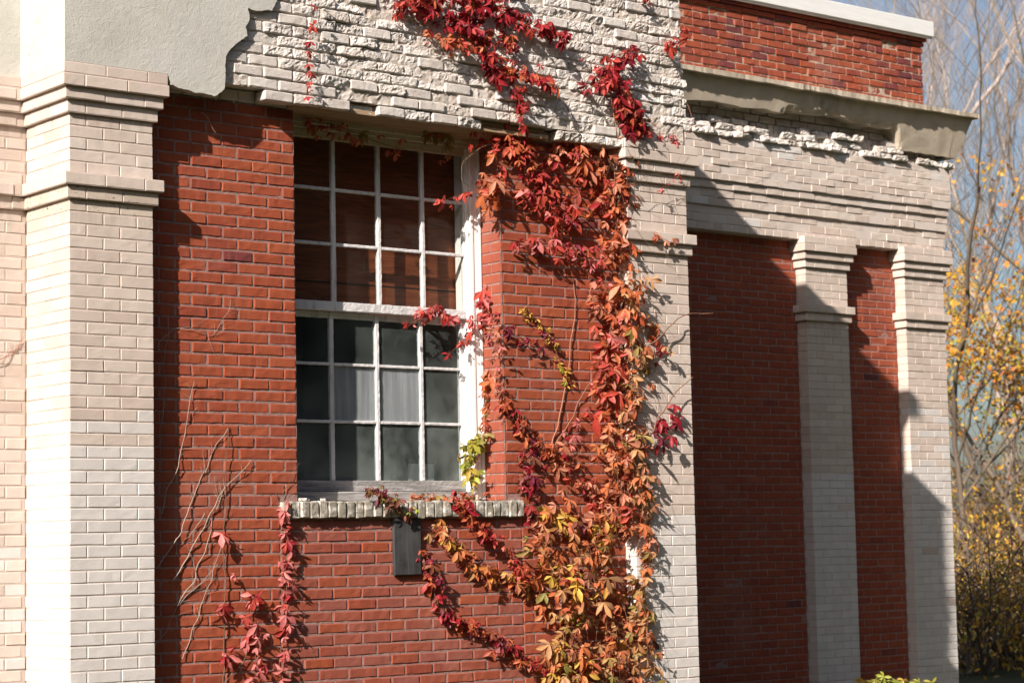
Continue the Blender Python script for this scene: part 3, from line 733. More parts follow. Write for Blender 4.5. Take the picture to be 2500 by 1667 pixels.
# ------------------------------------------------------------------ creepers
PAL = dict(crim=(.32, .016, .026), red=(.44, .055, .038), dark=(.15, .010, .020), orange=(.52, .15, .055), salmon=(.52, .22, .135), tan=(.50, .27, .12), yellow=(.62, .40, .07),
           green=(.30, .34, .045), olive=(.24, .20, .05), brown=(.20, .075, .045), pink=(.58, .19, .18), purple=(.16, .018, .04), rust=(.40, .085, .035))
def leaflet_template():
    st_ = [(0., .08), (.26, .60), (.55, 1.0), (.80, .62), (1., .0)]
    V = []; F = []
    for t, w_ in st_: V += [(-w_*.20, t, w_*.075), (0, t, 0), (w_*.20, t, w_*.075)]
    for i in range(4):
        a = i*3; F += [(a, a+1, a+4, a+3), (a+1, a+2, a+5, a+4)]
    return np.array(V), np.array(F)
LT, LF = leaflet_template()
ANG = np.radians([-112, -58, 0, 58, 112]); LEN = np.array([.66, .90, 1., .90, .66])
def leaves(mb, pos, nrm, tip, size, col, nl=5, droop=.35, jit=.3):
    """pos,nrm,tip (N,3): compound leaves, each of nl leaflets spreading from its base point"""
    N = len(pos)
    if N == 0: return
    nrm = nrm/np.linalg.norm(nrm, axis=1)[:, None]; tip = tip-(tip*nrm).sum(1)[:, None]*nrm; tip = tip/np.linalg.norm(tip, axis=1)[:, None]; sd = np.cross(tip, nrm)
    sel = range(5) if nl == 5 else ((1, 2, 3) if nl == 3 else (2,))
    for q in sel:
        a = ANG[q]+RN.normal(0, jit*.5, N); ln = LEN[q]*size*RN.uniform(.8, 1.15, N); dr = droop+RN.normal(0, jit, N)
        t2 = np.cos(a)[:, None]*tip+np.sin(a)[:, None]*sd
        t3 = np.cos(dr)[:, None]*t2-np.sin(dr)[:, None]*nrm; n3 = np.cos(dr)[:, None]*nrm+np.sin(dr)[:, None]*t2
        rl = RN.normal(0, jit*1.2, N); s3 = np.cross(t3, n3); s4 = np.cos(rl)[:, None]*s3+np.sin(rl)[:, None]*n3; n4 = np.cross(s4, t3)
        cv = RN.uniform(.05, .35, N); wd = RN.uniform(.85, 1.15, N)*(.95 if nl == 5 else 1.1)
        T = LT[None]; L_ = ln[:, None, None]
        V = pos[:, None]+L_*(T[..., 0:1]*wd[:, None, None]*s4[:, None]+T[..., 1:2]*t3[:, None]+(T[..., 2:3]*RN.uniform(.3, 2.4, N)[:, None, None]-(T[..., 1:2]**2)*cv[:, None, None])*n4[:, None])
        k = len(LT); F = (LF[None]+(np.arange(N)*k)[:, None, None]).reshape(-1, 4)
        cc = col*RN.uniform(.82, 1.18, (N, 1))
        mb.add(V.reshape(-1, 3), F, 0, .5, 0., np.repeat(cc, k, 0), True)
def spline(pts, n):
    pts = np.array(pts, float); d = np.r_[0, np.cumsum(np.linalg.norm(np.diff(pts, axis=0), axis=1))]; t = np.linspace(0, d[-1], n)
    P = np.stack([np.interp(t, d, pts[:, i]) for i in range(pts.shape[1])], -1)
    if n > 6:
        K = np.array([.25, .5, .25])
        for _ in range(2): P[1:-1] = .25*P[:-2]+.5*P[1:-1]+.25*P[2:]
    return P
def pick(pal, n):
    nm = list(pal); w_ = np.array([pal[k] for k in nm], float); w_ /= w_.sum(); A = np.array([PAL[k] for k in nm])
    c = A[RN.choice(len(nm), n, p=w_)]
    o = A[RN.choice(len(nm), n, p=w_)]; f = RN.uniform(0, .35, (n, 1)); return c*(1-f)+o*f
BROWN = (.15, .095, .065); GREY = (.36, .31, .26); REDST = (.26, .07, .05)
def stem_on_wall(mb, pts, Y, rad, col, out=.012, wig=.004, n=None):
    """pts (x,y) in picture units, on the wall plane Y"""
    P = np.array([at(x, y, Y-out) for x, y in pts]); L = np.linalg.norm(np.diff(P, axis=0), axis=1).sum(); n = n or max(8, int(L/.03))
    P = spline(P, n); off = np.stack([vn(P*14, q) for q in (1, 2, 3)], -1)*wig*np.array([1, 1.4, 1]); P = P+off
    P[:, 1] = np.minimum(P[:, 1], Y-rad*.6)
    r_ = np.linspace(1, .45, n)*rad; mb.tube(P, r_, 5, 0, .5, col); return P
def creeper(label, strands, stems=(), name='creeper', group=None):
    leafm = MB(); stm = MB(); P0 = None
    for s in strands:
        Y = s.get('Y', YR); P = np.array([at(x, y, Y) for x, y in s['pts']]) if len(s['pts'][0]) == 2 else np.array([at(x, y, d) for x, y, d in s['pts']])
        n = int(s['n']*(1.3 if s['n'] > 30 else 1.1)); L = np.linalg.norm(np.diff(P, axis=0), axis=1).sum()
        base = spline(P, max(8, int(L/.025)))
        if s.get('stem', .003): 
            S = base+np.stack([vn(base*11, q) for q in (4, 5, 6)], -1)*.012; S[:, 1] = base[:, 1]-.02-.01*np.abs(vn(base*8, 8)); stm.tube(S, np.linspace(1, .5, len(S))*s.get('stem', .003), 5, 0, .5, s.get('sc', REDST))
        if P0 is None: P0 = base[0]
        if n == 0: continue
        t = RN.uniform(0, 1, n); i = np.clip((t*(len(base)-1)).astype(int), 0, len(base)-1); B = base[i]
        sp = s.get('sp', .06); o0, o1 = s.get('out', (.02, .09))
        d = np.gradient(base, axis=0)[i]; d[:, 1] = 0; d /= np.linalg.norm(d, axis=1)[:, None]+1e-9; pr = np.stack([d[:, 2], 0*d[:, 0], -d[:, 0]], -1)
        pos = B+pr*RN.normal(0, sp, (n, 1))+d*RN.normal(0, .02, (n, 1)); ou = RN.uniform(o0, o1, n); pos[:, 1] = B[:, 1]-ou*RN.uniform(.5, 1.15, n)
        nr = np.array([-.45, -1., .45])+RN.normal(0, .42, (n, 3)); tp = np.array([0, -.12, -1.])+RN.normal(0, .42, (n, 3))
        sz = s.get('size', .05)*1.22*np.clip(RN.lognormal(0, .33, n), .4, 1.7); c = pick(s['pal'], n)
        u = RN.random(n); five = u < s.get('five', .75)
        leaves(leafm, pos[five], nr[five], tp[five], sz[five], c[five], 5, s.get('droop', .6))
        leaves(leafm, pos[~five], nr[~five], tp[~five], sz[~five]*.95, c[~five], 3, .3)
        for k in range(n):                       # leaf stalks
            if RN.random() < s.get('petiole', .6):
                a = B[k]+np.array([0, -.02, .0]); a = a+(pos[k]-a)*np.array([.45, .0, .2]); mid = (a+pos[k])/2+np.array([0, -.006, .012]); stm.tube([a, mid, pos[k]], [.0013, .0011, .0009], 3, 0, .5, (.42, .12, .07))
        if s.get('tendrils'):                    # loose runners hanging out of the mass
            for k in range(s['tendrils']):
                a = pos[int(RN.integers(n))]; v = np.array([RN.normal(.25, .5), RN.normal(-.10, .10), RN.normal(-.6, .5)]); v *= RN.uniform(.08, .26)/np.linalg.norm(v)
                S = spline([a, a+v*.5+RN.normal(0, .012, 3), a+v+np.array([0, 0, -.02])], 9); S[:, 1] = np.minimum(S[:, 1], B[0, 1]-.01); stm.tube(S, np.linspace(.0016, .0007, 9), 3, 0, .5, ((.45, .30, .17), (.30, .13, .08), (.16, .10, .06))[k % 3])
    for s in stems:
        Q = stem_on_wall(stm, s[0], s[1], s[2], s[3], *(s[4:] if len(s) > 4 else ()))
        if P0 is None: P0 = Q[-1]
    t = thing(name, label, 'climbing plant', tuple(P0), group or 'creepers on the wall')
    if stm.n: stm.build('stem', STEM, t, True)
    if leafm.n: leafm.build('foliage', LEAF, t, True)
    return t
YF = -.06                                        # face of the broken frieze
WARM = dict(orange=4, red=3, salmon=3, rust=2, crim=1, tan=1)
# crimson creeper spread over the frieze
C1 = dict(crim=6, red=3, dark=2, orange=1.2, pink=.5)
creeper('crimson creeper spread over the broken brick frieze above the window', [
    dict(pts=[(900, -25), (1000, -15), (1090, -5), (1160, 10)], Y=YF, n=70, sp=.07, size=.052, pal=C1, stem=.005, sc=BROWN),
    dict(pts=[(905, 5), (960, 22), (1010, 40), (1060, 55), (1100, 60)], Y=YF, n=62, sp=.05, size=.05, pal=C1),
    dict(pts=[(965, 72), (1000, 95), (1040, 112), (1085, 105)], Y=YF, n=26, sp=.03, size=.042, pal=dict(orange=3, red=4, salmon=1)),
    dict(pts=[(1065, 40), (1085, 80), (1110, 115), (1128, 150), (1130, 180)], Y=YF, n=42, sp=.045, size=.048, pal=C1),
    dict(pts=[(1140, 20), (1190, 45), (1235, 70), (1300, 85)], Y=YF, n=44, sp=.035, size=.045, pal=dict(crim=5, red=3, dark=2)),
    dict(pts=[(1150, 70), (1165, 95), (1170, 120)], Y=YF, n=14, sp=.03, size=.042, pal=C1),
    dict(pts=[(1145, 150), (1180, 175), (1225, 180), (1262, 195)], Y=YF, n=34, sp=.035, size=.045, pal=dict(crim=4, red=3, orange=2, dark=1)),
    dict(pts=[(1170, 185), (1185, 215), (1192, 250), (1190, 300)], Y=YF, n=18, sp=.025, size=.04, pal=C1),
    dict(pts=[(1255, 75), (1275, 100), (1330, 130), (1400, 190)], Y=YF, n=5, sp=.02, size=.035, pal=C1, stem=.0025, sc=BROWN),
    ], [([(1060, -20), (1090, 60), (1150, 120), (1200, 160), (1290, 230), (1330, 300)], YF, .005, BROWN, .02, .01), ([(950, 30), (1080, 90), (1140, 140), (1180, 190), (1230, 270)], YF, .004, BROWN, .02, .01)])
creeper('dark red creeper climbing the frieze above the far cream pier', [
    dict(pts=[(1455, 120), (1400, 130), (1388, 165), (1365, 195), (1335, 220)], Y=YF, n=44, sp=.03, size=.042, pal=dict(crim=5, dark=3, red=2)),
    dict(pts=[(1388, 150), (1400, 200), (1425, 240), (1440, 285)], Y=YF, n=46, sp=.05, size=.05, pal=dict(crim=4, dark=2, red=3, rust=1)),
    dict(pts=[(1415, 245), (1450, 270), (1480, 315)], Y=YF, n=38, sp=.05, size=.05, pal=dict(crim=4, dark=2, rust=3)),
    dict(pts=[(1575, 70), (1545, 100), (1520, 108)], Y=YF, n=14, sp=.02, size=.04, pal=dict(red=4, crim=3, orange=2)),
    dict(pts=[(1470, 5), (1500, 10)], Y=YF, n=6, sp=.03, size=.04, pal=C1),
    dict(pts=[(1465, 300), (1530, 310), (1560, 330)], Y=-.02, n=7, sp=.02, size=.035, pal=dict(crim=3, pink=1))],
    [([(1420, 320), (1400, 200), (1440, 130), (1540, 85), (1580, 40)], YF, .003, (.30, .16, .11), .03, .012), ([(1560, 100), (1500, 60), (1430, 90), (1400, 130)], YF, .0022, (.32, .2, .14), .03, .012),
     ([(1320, 60), (1370, 120), (1400, 190)], YF, .0022, BROWN, .02, .01), ([(1578, 240), (1595, 290), (1560, 320), (1480, 330)], -.03, .0018, (.38, .17, .13), .02, .01)])
creeper('single thin red strand hanging down the frieze left of the window head', [
    dict(pts=[(712, -10), (712, 40), (708, 100), (702, 130), (706, 180), (698, 235)], Y=YF, n=15, sp=.006, size=.033, pal=dict(red=5, crim=2, orange=1), stem=.0018, five=.4)])
creeper('shaded creeper drooping under the window head', [
    dict(pts=[(690, 285), (775, 300), (830, 315), (880, 335), (925, 355)], Y=.27, n=26, sp=.035, size=.04, pal=dict(orange=4, rust=4, olive=1), stem=.0018, sc=BROWN),
    dict(pts=[(950, 295), (990, 310), (1020, 325), (1000, 365)], Y=.25, n=18, sp=.04, size=.042, pal=dict(olive=4, green=1, rust=3), stem=.0015, sc=BROWN),
    dict(pts=[(1055, 325), (1085, 322), (1110, 330), (1140, 328)], Y=.12, n=12, sp=.03, size=.042, pal=dict(red=5, crim=1), stem=.0015),
    dict(pts=[(1000, 455), (1010, 468), (1050, 450), (1080, 440)], Y=.25, n=9, sp=.02, size=.036, pal=dict(red=4, salmon=2), stem=.0012)],
    [([(690, 270), (800, 300), (900, 335), (1000, 365), (1080, 430)], .28, .0018, BROWN, .01, .01), ([(1170, 260), (1140, 320), (1060, 370), (1060, 420), (1090, 450)], .1, .0015, (.45, .3, .2), .05, .01)])
# main mass
creeper('large red and orange creeper covering the brick between window and cream pier', [
    dict(pts=[(1110, 400), (1120, 440), (1130, 470)], Y=YR-.02, n=34, sp=.05, size=.052, pal=dict(orange=4, salmon=3, red=2)),
    dict(pts=[(1120, 335), (1180, 310), (1200, 370), (1230, 430), (1270, 470), (1300, 520)], Y=YR-.02, n=120, sp=.085, size=.052, pal=dict(red=4, crim=3, rust=2, orange=1.5, pink=.7)),
    dict(pts=[(1280, 310), (1330, 360), (1360, 410), (1390, 470)], Y=YR-.03, n=95, sp=.085, size=.05, pal=dict(red=3, crim=2, orange=3, salmon=2, rust=2)),
    dict(pts=[(1180, 555), (1230, 560), (1290, 570), (1340, 600), (1390, 590)], Y=YR-.02, n=42, sp=.04, size=.045, pal=dict(red=3, crim=2, pink=2, purple=1)),
    dict(pts=[(1440, 270), (1430, 350), (1420, 450), (1405, 550), (1410, 620)], Y=.03, n=115, sp=.075, tendrils=30, size=.052, pal=dict(orange=4, salmon=3, rust=3, red=2, brown=1), stem=.006, sc=BROWN),
    dict(pts=[(1385, 640), (1400, 700), (1395, 790), (1385, 850), (1390, 920), (1400, 980)], Y=.05, n=80, sp=.075, size=.066, pal=dict(orange=3, salmon=3, red=3, rust=2, pink=1), stem=.004, sc=BROWN),
    dict(pts=[(1425, 630), (1445, 760), (1450, 850), (1440, 950), (1450, 1050)], Y=.0, n=85, sp=.06, tendrils=45, size=.06, pal=dict(tan=4, salmon=3, orange=3, olive=.7, rust=1), stem=.005, sc=BROWN, out=(.02, .12)),
    dict(pts=[(1480, 740), (1500, 790), (1510, 830)], Y=.0, n=16, sp=.04, size=.05, pal=dict(tan=4, rust=2), stem=.002),
    dict(pts=[(1400, 1000), (1420, 1080), (1430, 1160), (1440, 1230)], Y=.03, n=82, sp=.085, tendrils=40, size=.06, pal=dict(orange=4, salmon=3, rust=2, red=1.5, tan=2), stem=.005, sc=BROWN, out=(.02, .12)),
    dict(pts=[(1465, 1050), (1470, 1150), (1475, 1250), (1470, 1330)], Y=.0, n=42, sp=.04, tendrils=35, size=.055, pal=dict(tan=4, orange=3, salmon=2, olive=.6), stem=.003, sc=BROWN),
    dict(pts=[(1290, 1010), (1330, 960), (1350, 880)], Y=YR, n=14, sp=.04, size=.04, pal=dict(red=3, pink=3), stem=0),
    dict(pts=[(1265, 1020), (1300, 1080), (1340, 1120), (1390, 1160)], Y=YR-.01, n=42, sp=.06, size=.044, pal=dict(red=3, crim=2, salmon=2, orange=2, olive=.5)),
    ], [([(1445, 1568), (1447, 1300), (1440, 1100), (1432, 900), (1428, 700), (1430, 500), (1436, 330), (1425, 250)], .09, .011, BROWN, .02, .012), ([(1455, 1568), (1452, 1200), (1446, 900), (1440, 700)], .08, .008, (.2, .13, .09), .03, .015),
        ([(1265, 1030), (1285, 960), (1305, 850), (1310, 780), (1322, 720), (1318, 640)], YR, .0055, (.34, .17, .11), .012, .006), ([(1270, 1030), (1320, 950), (1345, 890), (1400, 830)], YR, .005, (.26, .13, .09), .02, .008),
        ([(1120, 420), (1200, 480), (1300, 500), (1420, 470)], YR, .003, BROWN, .02, .01), ([(1180, 300), (1240, 420), (1330, 500), (1420, 560)], YR, .004, BROWN, .02, .01)])
creeper('yellow and orange creeper thick at the foot of the wall beside the cream pier', [
    dict(pts=[(1235, 1210), (1280, 1200), (1330, 1215), (1400, 1225)], Y=YR-.02, n=55, sp=.06, size=.05, pal=dict(orange=3, yellow=3, salmon=2, brown=1, purple=.7)),
    dict(pts=[(1250, 1230), (1270, 1320), (1300, 1400), (1330, 1480), (1340, 1580)], Y=YR-.04, n=112, sp=.11, tendrils=40, size=.055, pal=dict(yellow=2, orange=4, olive=1.4, tan=3, brown=2, rust=1.5, green=.4), stem=.006, sc=BROWN, out=(.03, .16)),
    dict(pts=[(1340, 1240), (1360, 1330), (1400, 1420), (1430, 1500), (1440, 1580)], Y=YR-.05, n=98, sp=.095, tendrils=40, size=.056, pal=dict(orange=3, rust=2, tan=3, brown=2, olive=1.2, yellow=1), stem=.006, sc=BROWN, out=(.03, .15)),
    dict(pts=[(1250, 1470), (1290, 1520), (1320, 1590)], Y=YR-.06, n=52, sp=.08, size=.055, pal=dict(yellow=2.4, olive=1.4, tan=3, orange=3, brown=1.5), stem=.004),
    dict(pts=[(1460, 1330), (1470, 1420), (1480, 1500), (1485, 1590)], Y=-.01, n=46, sp=.045, tendrils=30, size=.054, pal=dict(tan=4, orange=3, olive=1, salmon=1), stem=.004, sc=BROWN)],
    [([(1320, 1568), (1290, 1420), (1270, 1280), (1250, 1180)], YR, .005, BROWN, .03, .012), ([(1400, 1568), (1370, 1400), (1340, 1240), (1300, 1120)], YR, .005, BROWN, .03, .012)])
# strands
creeper('red strand reaching across the meeting rail of the window', [
    dict(pts=[(1130, 690), (1110, 730), (1075, 742), (1040, 735), (1000, 712), (965, 725), (930, 750)], Y=.30, n=40, sp=.016, size=.04, pal=dict(red=5, crim=2, pink=1.5), out=(.01, .06)),
    dict(pts=[(1120, 665), (1112, 690), (1095, 735), (1080, 750)], Y=.28, n=16, sp=.03, size=.046, pal=dict(pink=3, red=2, crim=1), out=(.01, .08)),
    dict(pts=[(1068, 770), (1045, 795), (1018, 822)], Y=.31, n=8, sp=.008, size=.032, pal=dict(red=4, crim=1), stem=.0013)])
creeper('green and yellow strand hanging over the right window casing', [
    dict(pts=[(1125, 845), (1110, 890), (1118, 930), (1105, 965), (1100, 1000)], Y=.28, n=30, sp=.025, size=.042, pal=dict(orange=3, salmon=3, olive=2, rust=1), out=(.01, .06), five=.4),
    dict(pts=[(1100, 1005), (1070, 1030), (1062, 1060), (1075, 1085), (1080, 1120)], Y=.28, n=40, sp=.028, size=.042, pal=dict(green=5, olive=2, yellow=2), out=(.01, .07), five=.4)])
creeper('small purple and yellow strand slanting over the brick right of the window', [
    dict(pts=[(1115, 720), (1165, 765), (1205, 785), (1240, 800)], Y=YR, n=16, sp=.02, size=.03, pal=dict(purple=3, crim=2, pink=1), stem=.0022, sc=BROWN),
    dict(pts=[(1200, 710), (1235, 745), (1265, 790), (1285, 840), (1310, 890)], Y=YR, n=60, sp=.018, size=.026, pal=dict(yellow=4, purple=3, crim=2, green=.6), stem=.0025, sc=BROWN, out=(.01, .05))])
creeper('dull red tangle beside the lower right corner of the window', [
    dict(pts=[(1120, 750), (1132, 830), (1140, 880), (1138, 920)], Y=YR+.02, n=20, sp=.02, size=.036, pal=dict(pink=2, brown=2, salmon=2, purple=1), stem=.0015),
    dict(pts=[(1130, 890), (1150, 930), (1185, 975), (1215, 1010), (1260, 1040)], Y=YR, n=52, sp=.035, size=.036, pal=dict(rust=3, brown=2, crim=2, orange=1), stem=.003, sc=BROWN),
    dict(pts=[(1205, 1010), (1195, 1060), (1200, 1110), (1205, 1160), (1225, 1200)], Y=YR, n=36, sp=.03, size=.042, pal=dict(crim=3, purple=2, brown=2, olive=.6), stem=.003, sc=BROWN)],
    [([(1120, 1110), (1140, 1060), (1160, 1020), (1200, 1010)], YR+.1, .0015, BROWN, .02, .01)])
creeper('withered strand lying along the brick window sill', [
    dict(pts=[(835, 1122), (860, 1130), (890, 1140), (915, 1155), (935, 1185)], Y=.05, n=36, sp=.02, size=.034, pal=dict(brown=3, olive=2, green=1, purple=2), out=(.0, .07), five=.4, stem=.003, sc=BROWN),
    dict(pts=[(940, 1140), (1000, 1142), (1060, 1140), (1110, 1142)], Y=.14, n=44, sp=.012, size=.03, pal=dict(salmon=3, rust=3, tan=2, olive=1), out=(.0, .05), five=.3, stem=.002)])
creeper('red strand trailing from the sill down to the yellow creeper', [
    dict(pts=[(1040, 1140), (1070, 1190), (1110, 1225), (1150, 1260), (1185, 1300), (1200, 1340)], Y=YR-.03, n=62, sp=.028, size=.04, pal=dict(red=2, crim=3, rust=3, orange=1), stem=.003, sc=BROWN)])
creeper('orange strand slanting down from beside the black board', [
    dict(pts=[(992, 1212), (1020, 1230), (1045, 1265), (1075, 1295), (1110, 1318), (1150, 1325), (1200, 1345), (1245, 1390)], Y=YR, n=85, sp=.03, size=.044, pal=dict(orange=4, rust=3, tan=2, yellow=1.5, purple=.6), stem=.004, sc=BROWN, five=.5)])
creeper('plum red strand running low across the brick under the board', [
    dict(pts=[(965, 1275), (985, 1330), (1000, 1390), (1025, 1425), (1065, 1430), (1110, 1450), (1150, 1480), (1195, 1505), (1240, 1540)], Y=YR, n=105, sp=.024, size=.04, pal=dict(crim=3, purple=3, rust=3, brown=1, orange=1), stem=.004, sc=BROWN, five=.5)])
PK = dict(pink=6, red=1.5, crim=1)
creeper('bare upright stem with a few large pink leaves left of the window', [
    dict(pts=[(505, 1222), (500, 1230)], Y=YR, n=2, sp=.006, size=.055, pal=PK, stem=0, out=(.05, .07)), dict(pts=[(528, 1318), (532, 1322)], Y=YR, n=2, sp=.006, size=.04, pal=PK, stem=0, out=(.05, .07)),
    dict(pts=[(500, 1400), (506, 1408)], Y=YR, n=3, sp=.008, size=.06, pal=PK, stem=0, out=(.05, .08)), dict(pts=[(512, 1480), (515, 1560)], Y=YR, n=4, sp=.03, size=.05, pal=PK, stem=0, out=(.04, .08))],
    [([(513, 1590), (516, 1480), (513, 1400), (517, 1330), (511, 1270), (521, 1180), (517, 1090), (524, 980)], YR, .0042, (.15, .085, .055), .014, .012)])
creeper('pink leaved strand at the bottom edge right of the bare upright stem', [
    dict(pts=[(570, 1370), (560, 1410), (572, 1440), (578, 1480), (585, 1520), (575, 1580)], Y=YR, n=26, sp=.025, size=.048, pal=PK, stem=.003, out=(.03, .09))],
    [([(515, 1568), (560, 1520), (575, 1470), (572, 1380)], YR, .003, BROWN, .02, .008)])
creeper('pink leaved strand climbing to the left end of the window sill', [
    dict(pts=[(648, 1150), (640, 1190), (652, 1230), (656, 1270), (645, 1310), (655, 1350), (640, 1395), (650, 1450), (638, 1500), (632, 1580)], Y=YR, n=40, sp=.018, size=.046, pal=PK, stem=.0035, sc=BROWN, out=(.03, .085))],
    [([(638, 1175), (655, 1120), (690, 1060)], YR, .002, BROWN, .012, .006), ([(632, 1130), (650, 1180)], YR, .0015, BROWN, .012, .006)])
# leafless stems
def bare(label, stems):                         # main stems with short side twigs and clinging rootlets
    out = []; r_ = random.Random(len(label))
    for s in stems:
        P, Y, rad, col = s[:4]; out.append((P, Y, rad*.72, col, .011, .014))
        L = spline([(x, y, 0) for x, y in P], 60)
        for k in range(int(3+len(P)*.9)):
            i = r_.randrange(4, 56); a = L[i]; d = L[min(59, i+2)]-L[i-2]; d = d/(np.linalg.norm(d)+1e-6); sg = r_.choice((-1, 1)); q = r_.uniform(.4, 1.1)
            e = np.array([d[0]*math.cos(q)-sg*d[1]*math.sin(q), sg*d[0]*math.sin(q)+d[1]*math.cos(q)]); ln = r_.uniform(8, 34)*(2.2 if r_.random() < .2 else 1)
            p1 = (a[0]+e[0]*ln*.5+r_.gauss(0, 2), a[1]+e[1]*ln*.5+r_.gauss(0, 2)); p2 = (a[0]+e[0]*ln+r_.gauss(0, 3), a[1]+e[1]*ln-r_.uniform(0, 4))
            out.append(([(a[0], a[1]), p1, p2], Y, rad*.33, tuple(np.array(col)*r_.uniform(.6, 1.)), .010, .006))
    return creeper(label, [], out, 'bare_vine', 'leafless vine stems')
bare('fan of pale leafless stems rising beside the corner pier', [
    ([(360, 1300), (400, 1250), (420, 1200), (440, 1160), (470, 1080), (500, 1020), (524, 985)], YR, .0045, GREY, .014, .006), ([(372, 1180), (380, 1140), (400, 1090), (425, 1010), (432, 930), (445, 872)], YR, .004, GREY, .014, .006),
    ([(400, 1330), (440, 1260), (480, 1190), (510, 1130), (535, 1105), (575, 1060)], YR, .005, GREY, .016, .006), ([(412, 1390), (450, 1320), (475, 1250), (495, 1180), (518, 1120)], YR, .0045, GREY, .014, .006), ([(470, 1180), (440, 1225), (425, 1235)], YR, .003, GREY, .014, .006),
    ([(420, 1510), (450, 1430), (470, 1370), (490, 1300), (508, 1255)], YR, .0035, GREY, .014, .006), ([(415, 1392), (450, 1345), (475, 1318), (500, 1295)], YR, .003, GREY, .014, .006), ([(360, 1480), (400, 1410), (430, 1360), (470, 1330)], YR, .0025, GREY, .014, .006)])
bare('short leafless tendril on the sunlit brick by the shadow of the pier', [
    ([(360, 800), (375, 775), (405, 755), (445, 750), (465, 765), (492, 775), (508, 742), (518, 715), (530, 690)], YR, .0024, GREY, .012, .006), ([(388, 720), (390, 764), (378, 800), (375, 900), (372, 960)], YR, .002, GREY, .012, .005),
    ([(375, 920), (370, 1000), (368, 1080), (362, 1140)], YR, .002, GREY, .012, .005)])
creeper('bent pale twig stuck on the shaded brick under the torn stucco', [], [([(460, 258), (478, 270), (488, 292), (495, 305)], YR, .002, GREY, .05, .006)], 'bare_vine', 'leafless vine stems')
bare('reddish twig on the cream recess left of the corner pier', [
    ([(-20, 830), (10, 822), (35, 808), (50, 795), (56, 788)], .53, .004, (.36, .18, .12), .012, .006), ([(8, 822), (22, 811), (40, 800), (48, 802)], .53, .002, (.36, .18, .12), .012, .006)])
creeper('upper arched twig with dark red leaves on the cream pier', [
    dict(pts=[(1515, 790), (1500, 830)], Y=.0, n=6, sp=.035, size=.042, pal=dict(red=3, crim=3), stem=0, out=(.03, .08), five=.3)],
    [([(1470, 815), (1495, 788), (1520, 770), (1543, 740), (1560, 728), (1590, 718), (1640, 722)], 0., .006, (.22, .12, .08), .06, .012)], 'creeper')
creeper('lower bent twig with plum leaves on the cream pier', [
    dict(pts=[(1545, 945), (1550, 985)], Y=.0, n=6, sp=.018, size=.046, pal=dict(crim=4, dark=3), stem=0, out=(.04, .07), five=.2),
    dict(pts=[(1500, 965), (1520, 985), (1500, 1030)], Y=.0, n=14, sp=.03, size=.042, pal=dict(purple=4, crim=3), stem=0, out=(.03, .08), five=.3)],
    [([(1470, 1050), (1500, 985), (1522, 945), (1540, 915), (1565, 890), (1590, 864)], 0., .0065, (.22, .12, .08), .06, .012)], 'creeper')
creeper('wispy tendrils with tiny red leaves under the corbels of the cream pier', [
    dict(pts=[(1560, 400), (1530, 420), (1510, 440)], Y=-.05, n=8, sp=.02, size=.022, pal=dict(crim=3, pink=2), stem=.0012, out=(.01, .04), five=.2),
    dict(pts=[(1500, 540), (1520, 550), (1540, 560)], Y=-.03, n=5, sp=.02, size=.045, pal=dict(salmon=3, rust=2), stem=.0015, out=(.02, .06), five=.3)],
    [([(1450, 420), (1500, 400), (1545, 395), (1560, 370), (1570, 340)], -.07, .0015, BROWN, .03, .01), ([(1455, 520), (1490, 560), (1530, 580), (1545, 620), (1580, 650)], 0., .0015, (.4, .3, .18), .06, .01), ([(1500, 380), (1530, 430), (1545, 470), (1560, 500)], 0., .0013, BROWN, .06, .01)])

# ------------------------------------------------------------------ loose things on and behind the wall
b_ = MB(); b_.box((2.243, .074, 1.493), (2.449, .098, 1.846), bev=.003)
bo = b_.build('wooden_board', BLACKW)
for x in (2.285, 2.405):
    nl = MB(); nl.tube([(x, .076, 1.592), (x, .0705, 1.592)], .004, 8); nl.add([(x+.004*math.cos(a), .0705, 1.592+.004*math.sin(a)) for a in np.arange(8)*math.pi/4], [list(range(8))]); nl.build('nail', BLACKW, bo)
tag(bo, 'black weathered board fixed upright under the middle of the window sill', 'board')
f_ = MB(); f_.box((2.73, .62, 2.00), (2.99, .64, 2.235), 0, bev=.004); fo = f_.build('framed_panel', ROOM); 
def b_card(g): g.out(g.pbr((.45, .50, .50), .7))
f2 = MB(); f2.box((2.755, .615, 2.00), (2.965, .6195, 2.205)); f2.build('white_card', mat('white_card', b_card), fo)
tag(fo, 'small white panel in a dark frame standing behind the lowest right window pane', 'framed panel')
for i, (x, y_, s_) in enumerate(((1.57, .10, .035), (1.61, .13, .02), (1.74, .12, .022), (1.66, .16, .015))):
    q = MB(); B = np.array([[x, x+s_*1.5, y_, y_+s_, ZS-.003, ZS+.012+s_*.15]]); V, F, k = bricks(B, 2, 2, 1, .004, True); V = V+.006*np.stack([vn(V*40, i), vn(V*40, i+5), 0*V[:, 0]], -1); q.add(V, F, 0, .9)
    tag(q.build('mortar_chip', ROUGH), ('largest pale mortar chip lying on the left end of the window sill', 'small pale mortar chip just right of the largest chip on the sill', 'pale mortar chip lying on the sill under the second window bar', 'tiny mortar chip lying far back on the sill against the grey rail')[i], 'mortar chip', 'mortar chips on the sill')
